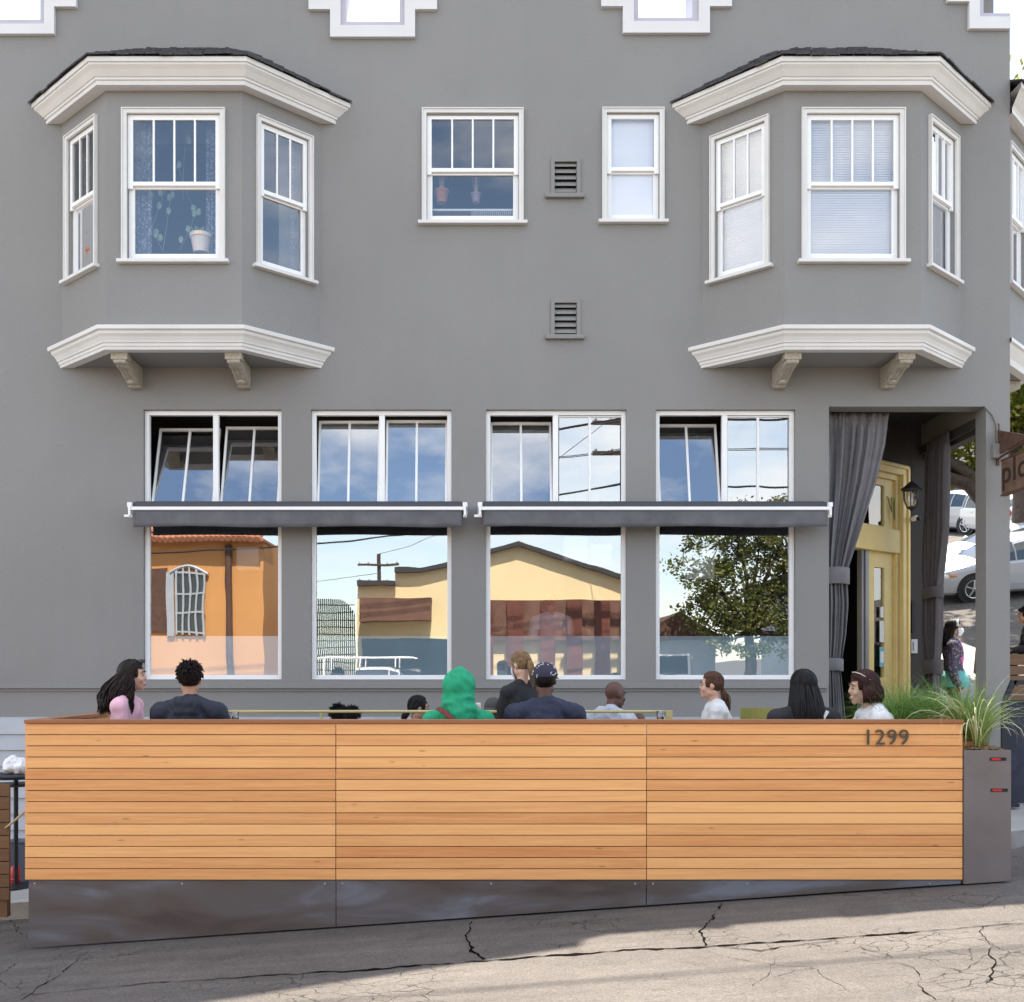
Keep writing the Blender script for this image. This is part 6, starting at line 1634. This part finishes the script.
    m = MB(); m.box(P[-1][0]-.025, P[-1][0]+.02, -.26, .26, .62, .74); put('number_plate', m, M['paper'], t, local=True)
    return t
SILV = paint('silver_car_paint', (.42,.43,.46)); WHT = paint('white_car_paint', (.62,.62,.62)); REDP = paint('red_car_paint', (.35,.02,.02)); DRK = paint('dark_car_paint', (.03,.035,.06))
X0 = XF(936, 25.4)
car('parked_car', 'silver white hatchback parked side on in the side street, behind the corner post', (X0+2.23, 13.0, base_z(X0+2.23, 13.0)+.0), PI, SILV)
car('parked_car', 'white car parked just uphill of the silver white hatchback, only its wing showing', (XF(928, 28.6)+2.23, 15.4, base_z(XF(928,28.6)+2.23, 15.4)), PI, WHT)
car('parked_car', 'silver hatchback seen from the rear corner further up the hill', (XF(957, 39), 26.2, base_z(XF(957,39), 26.2)), R(112), SILV)
car('parked_car', 'white car beside the silver rear corner, mostly behind the post', (XF(984, 38), 25.0, base_z(XF(984,38), 25.0)), R(105), WHT)
car('parked_car', 'red car at the top of the side street behind the silver hatchback', (XF(940, 43), 30.4, base_z(XF(940,43), 30.4)), R(150), REDP)
car('parked_car', 'dark blue off road car at the right edge below the hanging sign', (XF(1009, 37)+1.9, 24.2, base_z(XF(1009,37)+1.9, 24.2)), PI, DRK, 'suv')
tk = car('pickup_truck', 'white pickup with a roof rack across the street, mirrored in the second shop window', (-2.9, -16.9, road_z(-2.9,-16.9)+.02), 0, WHT, 'pickup', flat=True)
m = MB()
for s in (-1, 1):
    m.tube([(1.1, s*.62, 1.95), (-2.5, s*.75, 1.95)], .02, 6)
    for x in (.6, -.4, -1.4, -2.4): m.tube([(x, s*.75, 1.1 if x < -.6 else 1.7), (x, s*.7, 1.95)], .018, 6)
for x in (.9, .1, -.7, -1.5, -2.3): m.tube([(x, -.72, 1.96), (x, .72, 1.96)], .018, 6)
put('roof_rack', m, M['white'], tk, local=True)

# ------------------------------------------------------------------ house up the hill
def simple_house(name, label, x0, x1, y0, y1, z0, z1, mat, wins, roofmat, roof='flat', face=-1, group=None):
    t = thing(name, label, 'house', ((x0+x1)/2, y0, z0), group)
    m = MB(); m.box(x0, x1, y0, y1, z0, z1); put('wall', m, mat, t)
    m = MB()
    if roof == 'flat': m.box(x0-.15, x1+.15, y0-.15, y1+.15, z1+.001, z1+.25)
    else: m.prism([(x0-.4, z1+.001), ((x0+x1)/2, z1+roof), (x1+.4, z1+.001)], 'y', y0-.3, y1+.3)
    put('roof', m, roofmat, t)
    for (a, b, c, d) in wins:
        yf = y0 if face < 0 else y1; s = face
        m = MB(); m.box(a-.08, b+.08, yf+s*.05, yf+s*.002, c-.08, d+.08); w = put('window', m, M['white'], t)
        m = MB(); m.box(a, b, yf+s*.055, yf+s*.051, c, d); put('pane', m, M['carglass'], w)
    return t
h0 = base_z(15, 33)-2
simple_house('cream_house', 'cream stucco house with dark windows at the top of the side street', 13, 27, 33.5, 43, h0, h0+11, M['creamwall'], [(XF(951,46.7), XF(964,46.7), 9.9, 11.4), (XF(968,46.7)+.2, XF(982,46.7), 9.9, 11.4), (XF(925,46.7), XF(940,46.7), 9.9, 11.4)], M['shingle'])

# ------------------------------------------------------------------ the far side of the street, mirrored in the glass
DV = 35.3; YF = -22.0
def XV(p): return (p-CX)*DV/F
def ZV(p): return EYE+(CY-p)*DV/F
g0 = road_z(-8, -19)-.4
OB = thing('orange_building', 'orange stucco building with red tiled eave, mirrored in the first shop window', 'building', (-11, YF, g0))
m = MB(); m.box(-17, XV(262), YF-8, YF, g0, ZV(537)); put('wall', m, M['orange'], OB)
m = MB(); rnd = random.Random(3)
x = -17.2
while x < XV(264): m.tube([(x, YF+.45, ZV(540)), (x, YF-1.6, ZV(540)+.8)], [.10, .10], 8); x += .19
m.box(-17.2, XV(264), YF-1.5, YF+.35, ZV(541), ZV(538.5)); put('tile_roof', m, M['terracotta'], OB)
m = MB(); x = XV(228); m.tube([(x,YF+.07,ZV(545)), (x,YF+.07,ZV(600)), (x+.12,YF+.07,g0)], .12, 10); put('downpipe', m, M['rust'], OB)
m = MB(); a, b, z0, z1 = XV(176), XV(203), ZV(632), ZV(573)
m.box(a, b, YF+.002, YF+.06, z0, z1); w = put('window', m, M['carglass'], OB)
m = MB()
for u in (0, .25, .5, .75, 1): xx = a+(b-a)*u; m.box(xx-.03, xx+.03, YF+.061, YF+.12, z0-.1, z1+.18*math.sin(PI*(.15+u*.7)))
for u in (0, .33, .66, 1): zz = z0+(z1-z0)*u; m.box(a-.05, b+.05, YF+.0615, YF+.115, zz-.03, zz+.03)
m.tube([(a-.2+(b-a+.3)*k/12, YF+.08, z1+.22*math.sin(PI*k/12)) for k in range(13)], .06, 6)
m.box(a-.35, a-.08, YF+.002, YF+.1, z0-.15, z1+.02); put('frame', m, M['siding'], w)
m = MB(); m.box(XV(146), XV(166), YF+.002, YF+.07, ZV(632), ZV(568)); put('brown_shutter', m, M['rust'], OB)
YBd = thing('yellow_building', 'pale yellow gabled building across the street, mirrored in the second and third shop windows', 'building', (0, YF, g0))
pts = [(XV(357), g0), (XV(357), ZV(585)), (XV(395), ZV(585)), (XV(395), ZV(572)), (XV(420), ZV(572)), (XV(448), ZV(566)), (XV(482), ZV(556)), (XV(518), ZV(546)), (XV(622), ZV(580)), (XV(640), ZV(584)), (XV(640), g0)]
m = MB(); m.prism(pts, 'y', YF-9, YF); put('wall', m, M['ywall'], YBd)
m = MB()
def strip(a, b): 
    (xa, za), (xb, zb) = a, b; m.prism([(xa, za), (xb, zb), (xb, zb+.16), (xa, za+.16)], 'y', YF-9.2, YF+.25)
for a, b in zip(pts[1:10], pts[2:10]):
    if abs(a[0]-b[0]) > .1: strip((a[0], a[1]+.003), (b[0], b[1]+.003))
put('fascia', m, M['shingle'], YBd)
m = MB(); m.box(XV(362), XV(432), YF+.002, YF+.9, ZV(622), ZV(599)); m.box(XV(480), XV(640), YF+.002, YF+.25, ZV(640), ZV(600)); put('awning_band', m, plain('red_brown_awning', (.17,.085,.06), .8, var=.2), YBd)
m = MB()
for p in (486, 515, 548, 574, 602, 628): m.box(XV(p)-.25, XV(p)+.25, YF+.251, YF+.4, g0, ZV(601))
put('brick_pier', m, plain('red_brown_brick', (.14,.045,.03), .8, var=.2), YBd)
m = MB(); m.box(XV(362), XV(470), YF+.002, YF+.05, g0+.5, ZV(638)); put('shop_front', m, M['carglass'], YBd)
LF = thing('lattice_fence', 'dark arched lattice fence between the orange and the yellow building', 'fence', (XV(335), YF+.5, g0)); m = MB()
a, b = XV(314), XV(356)
for k in range(22):
    x = a+(b-a)*k/21; u = (k/21-.1); h = ZV(600)-.5*max(0, (u-.5))**2*6; m.box(x-.02, x+.02, YF+.49, YF+.51, g0, h)
for k in range(16): z = g0+1+(ZV(606)-g0-1)*k/15; m.box(a, b, YF+.511, YF+.53, z-.015, z+.015)
put('lattice', m, M['black'], LF)
simple_house('red_roofed_house', 'low house with a red hipped roof beside the olive tree across the street', 5.4, 8.0, YF-6, YF, g0, ZV(640), M['siding'], [(6, 7, 2.0, 2.6)], M['rust'], roof=.95, face=1)
simple_house('grey_house', 'pale grey house beyond the olive tree across the street', 11.6, 20, YF-8, YF, g0, 5.6, M['siding'], [(12.5, 13.6, 3.2, 4.8), (15, 16.2, 3.2, 4.8)], M['shingle'], roof=1.6, face=1)

def pole(x, y, h, label):
    t = thing('utility_pole', label, 'utility pole', (x, y, road_z(x, y)), 'utility poles along the street'); z0 = road_z(x, y)
    m = MB(); m.tube([(x,y,z0-.3), (x,y,z0+h)], [.16,.10], 10); put('post', m, M['bark'], t)
    for q in (.6, 1.5):
        m = MB(); m.box(x-1.1, x+1.1, y+.1, y+.2, z0+h-q-.06, z0+h-q+.06); c = put('crossarm', m, M['bark'], t)
        m = MB()
        for u in (-1,-.5,.5,1): m.lathe([(.03,0),(.045,.05),(.02,.1)], (x+u, y+.15, z0+h-q+.06), 8)
        put('insulator', m, M['steel'], c)
    m = MB(); m.lathe([(.0,0),(.22,0),(.22,.75),(.0,.78)], (x+.35, y, z0+h-2.9), 14); put('transformer', m, M['steel'], t)
    return Vector((x, y, z0+h))
A = pole(4.55, -18.7, 9.2, 'utility pole with crossarms across the street, mirrored at the right of the third shop window')
B = pole(-16.5, -18.7, 9.2, 'utility pole at the left end of the street')
C_ = pole(24, -18.7, 9.2, 'utility pole at the right end of the street')
D_ = pole(-5.4, -44, 8.2, 'distant utility pole above the yellow building')
m = MB()
def wire(a, b, sag, r=.012):
    m.tube([a.lerp(b, i/24)-Vector((0,0,sag*4*(i/24)*(1-i/24))) for i in range(25)], r, 4, cap=False)
for dx, dz in ((-1,-.45), (-.5,-.45), (.5,-.45), (1,-.45), (-1,-1.35), (1,-1.35)):
    o = Vector((0,.15+dx*.1,dz)); wire(A+o, B+o, .5); wire(A+o, C_+o, .5)
for dz, r in ((-2.4,.03), (-3.0,.025)): o = Vector((0,.1,dz)); wire(A+o, B+o, .6, r); wire(A+o, C_+o, .6, r)
wire(D_, A, .8); wire(D_+Vector((0,0,-1)), Vector((-20,-46,8)), .8)
wire(Vector((-25,-.2,13.6)), Vector((30,.4,14.4)), .5, .022); wire(Vector((-25,-.6,13.0)), Vector((30,.1,13.7)), .5, .016)
o = put('overhead_wires', m, M['black'], None); tag(o, 'overhead wires strung between the utility poles and across the street', 'wires', kind='stuff')

# pendant lamps inside the shop
for (px, py, d, w) in ((575, 550, 14.2, .16), (697, 566, 14.4, .2), (600, 556, 15.5, .16), (250, 560, 15.0, .16)):
    c = W(px, py, d); t = thing('pendant_lamp', {575: 'pale square pendant inside, behind the gable mirrored in the third shop window', 697: 'cream square pendant inside, behind the fourth shop window', 600: 'smaller pale pendant further inside, behind the third shop window', 250: 'pale pendant inside, behind the first shop window'}[px], 'lamp', c, 'pendant lamps inside the shop')
    m = MB(); m.box(c.x-w, c.x+w, c.y-w, c.y+w, c.z-w, c.z+w); put('shade', m, M['blind'], t, bevel=.02)
    m = MB(); m.tube([(c.x, c.y, c.z+w), (c.x, c.y, 5.55)], .006, 6); put('cord', m, M['black'], t)
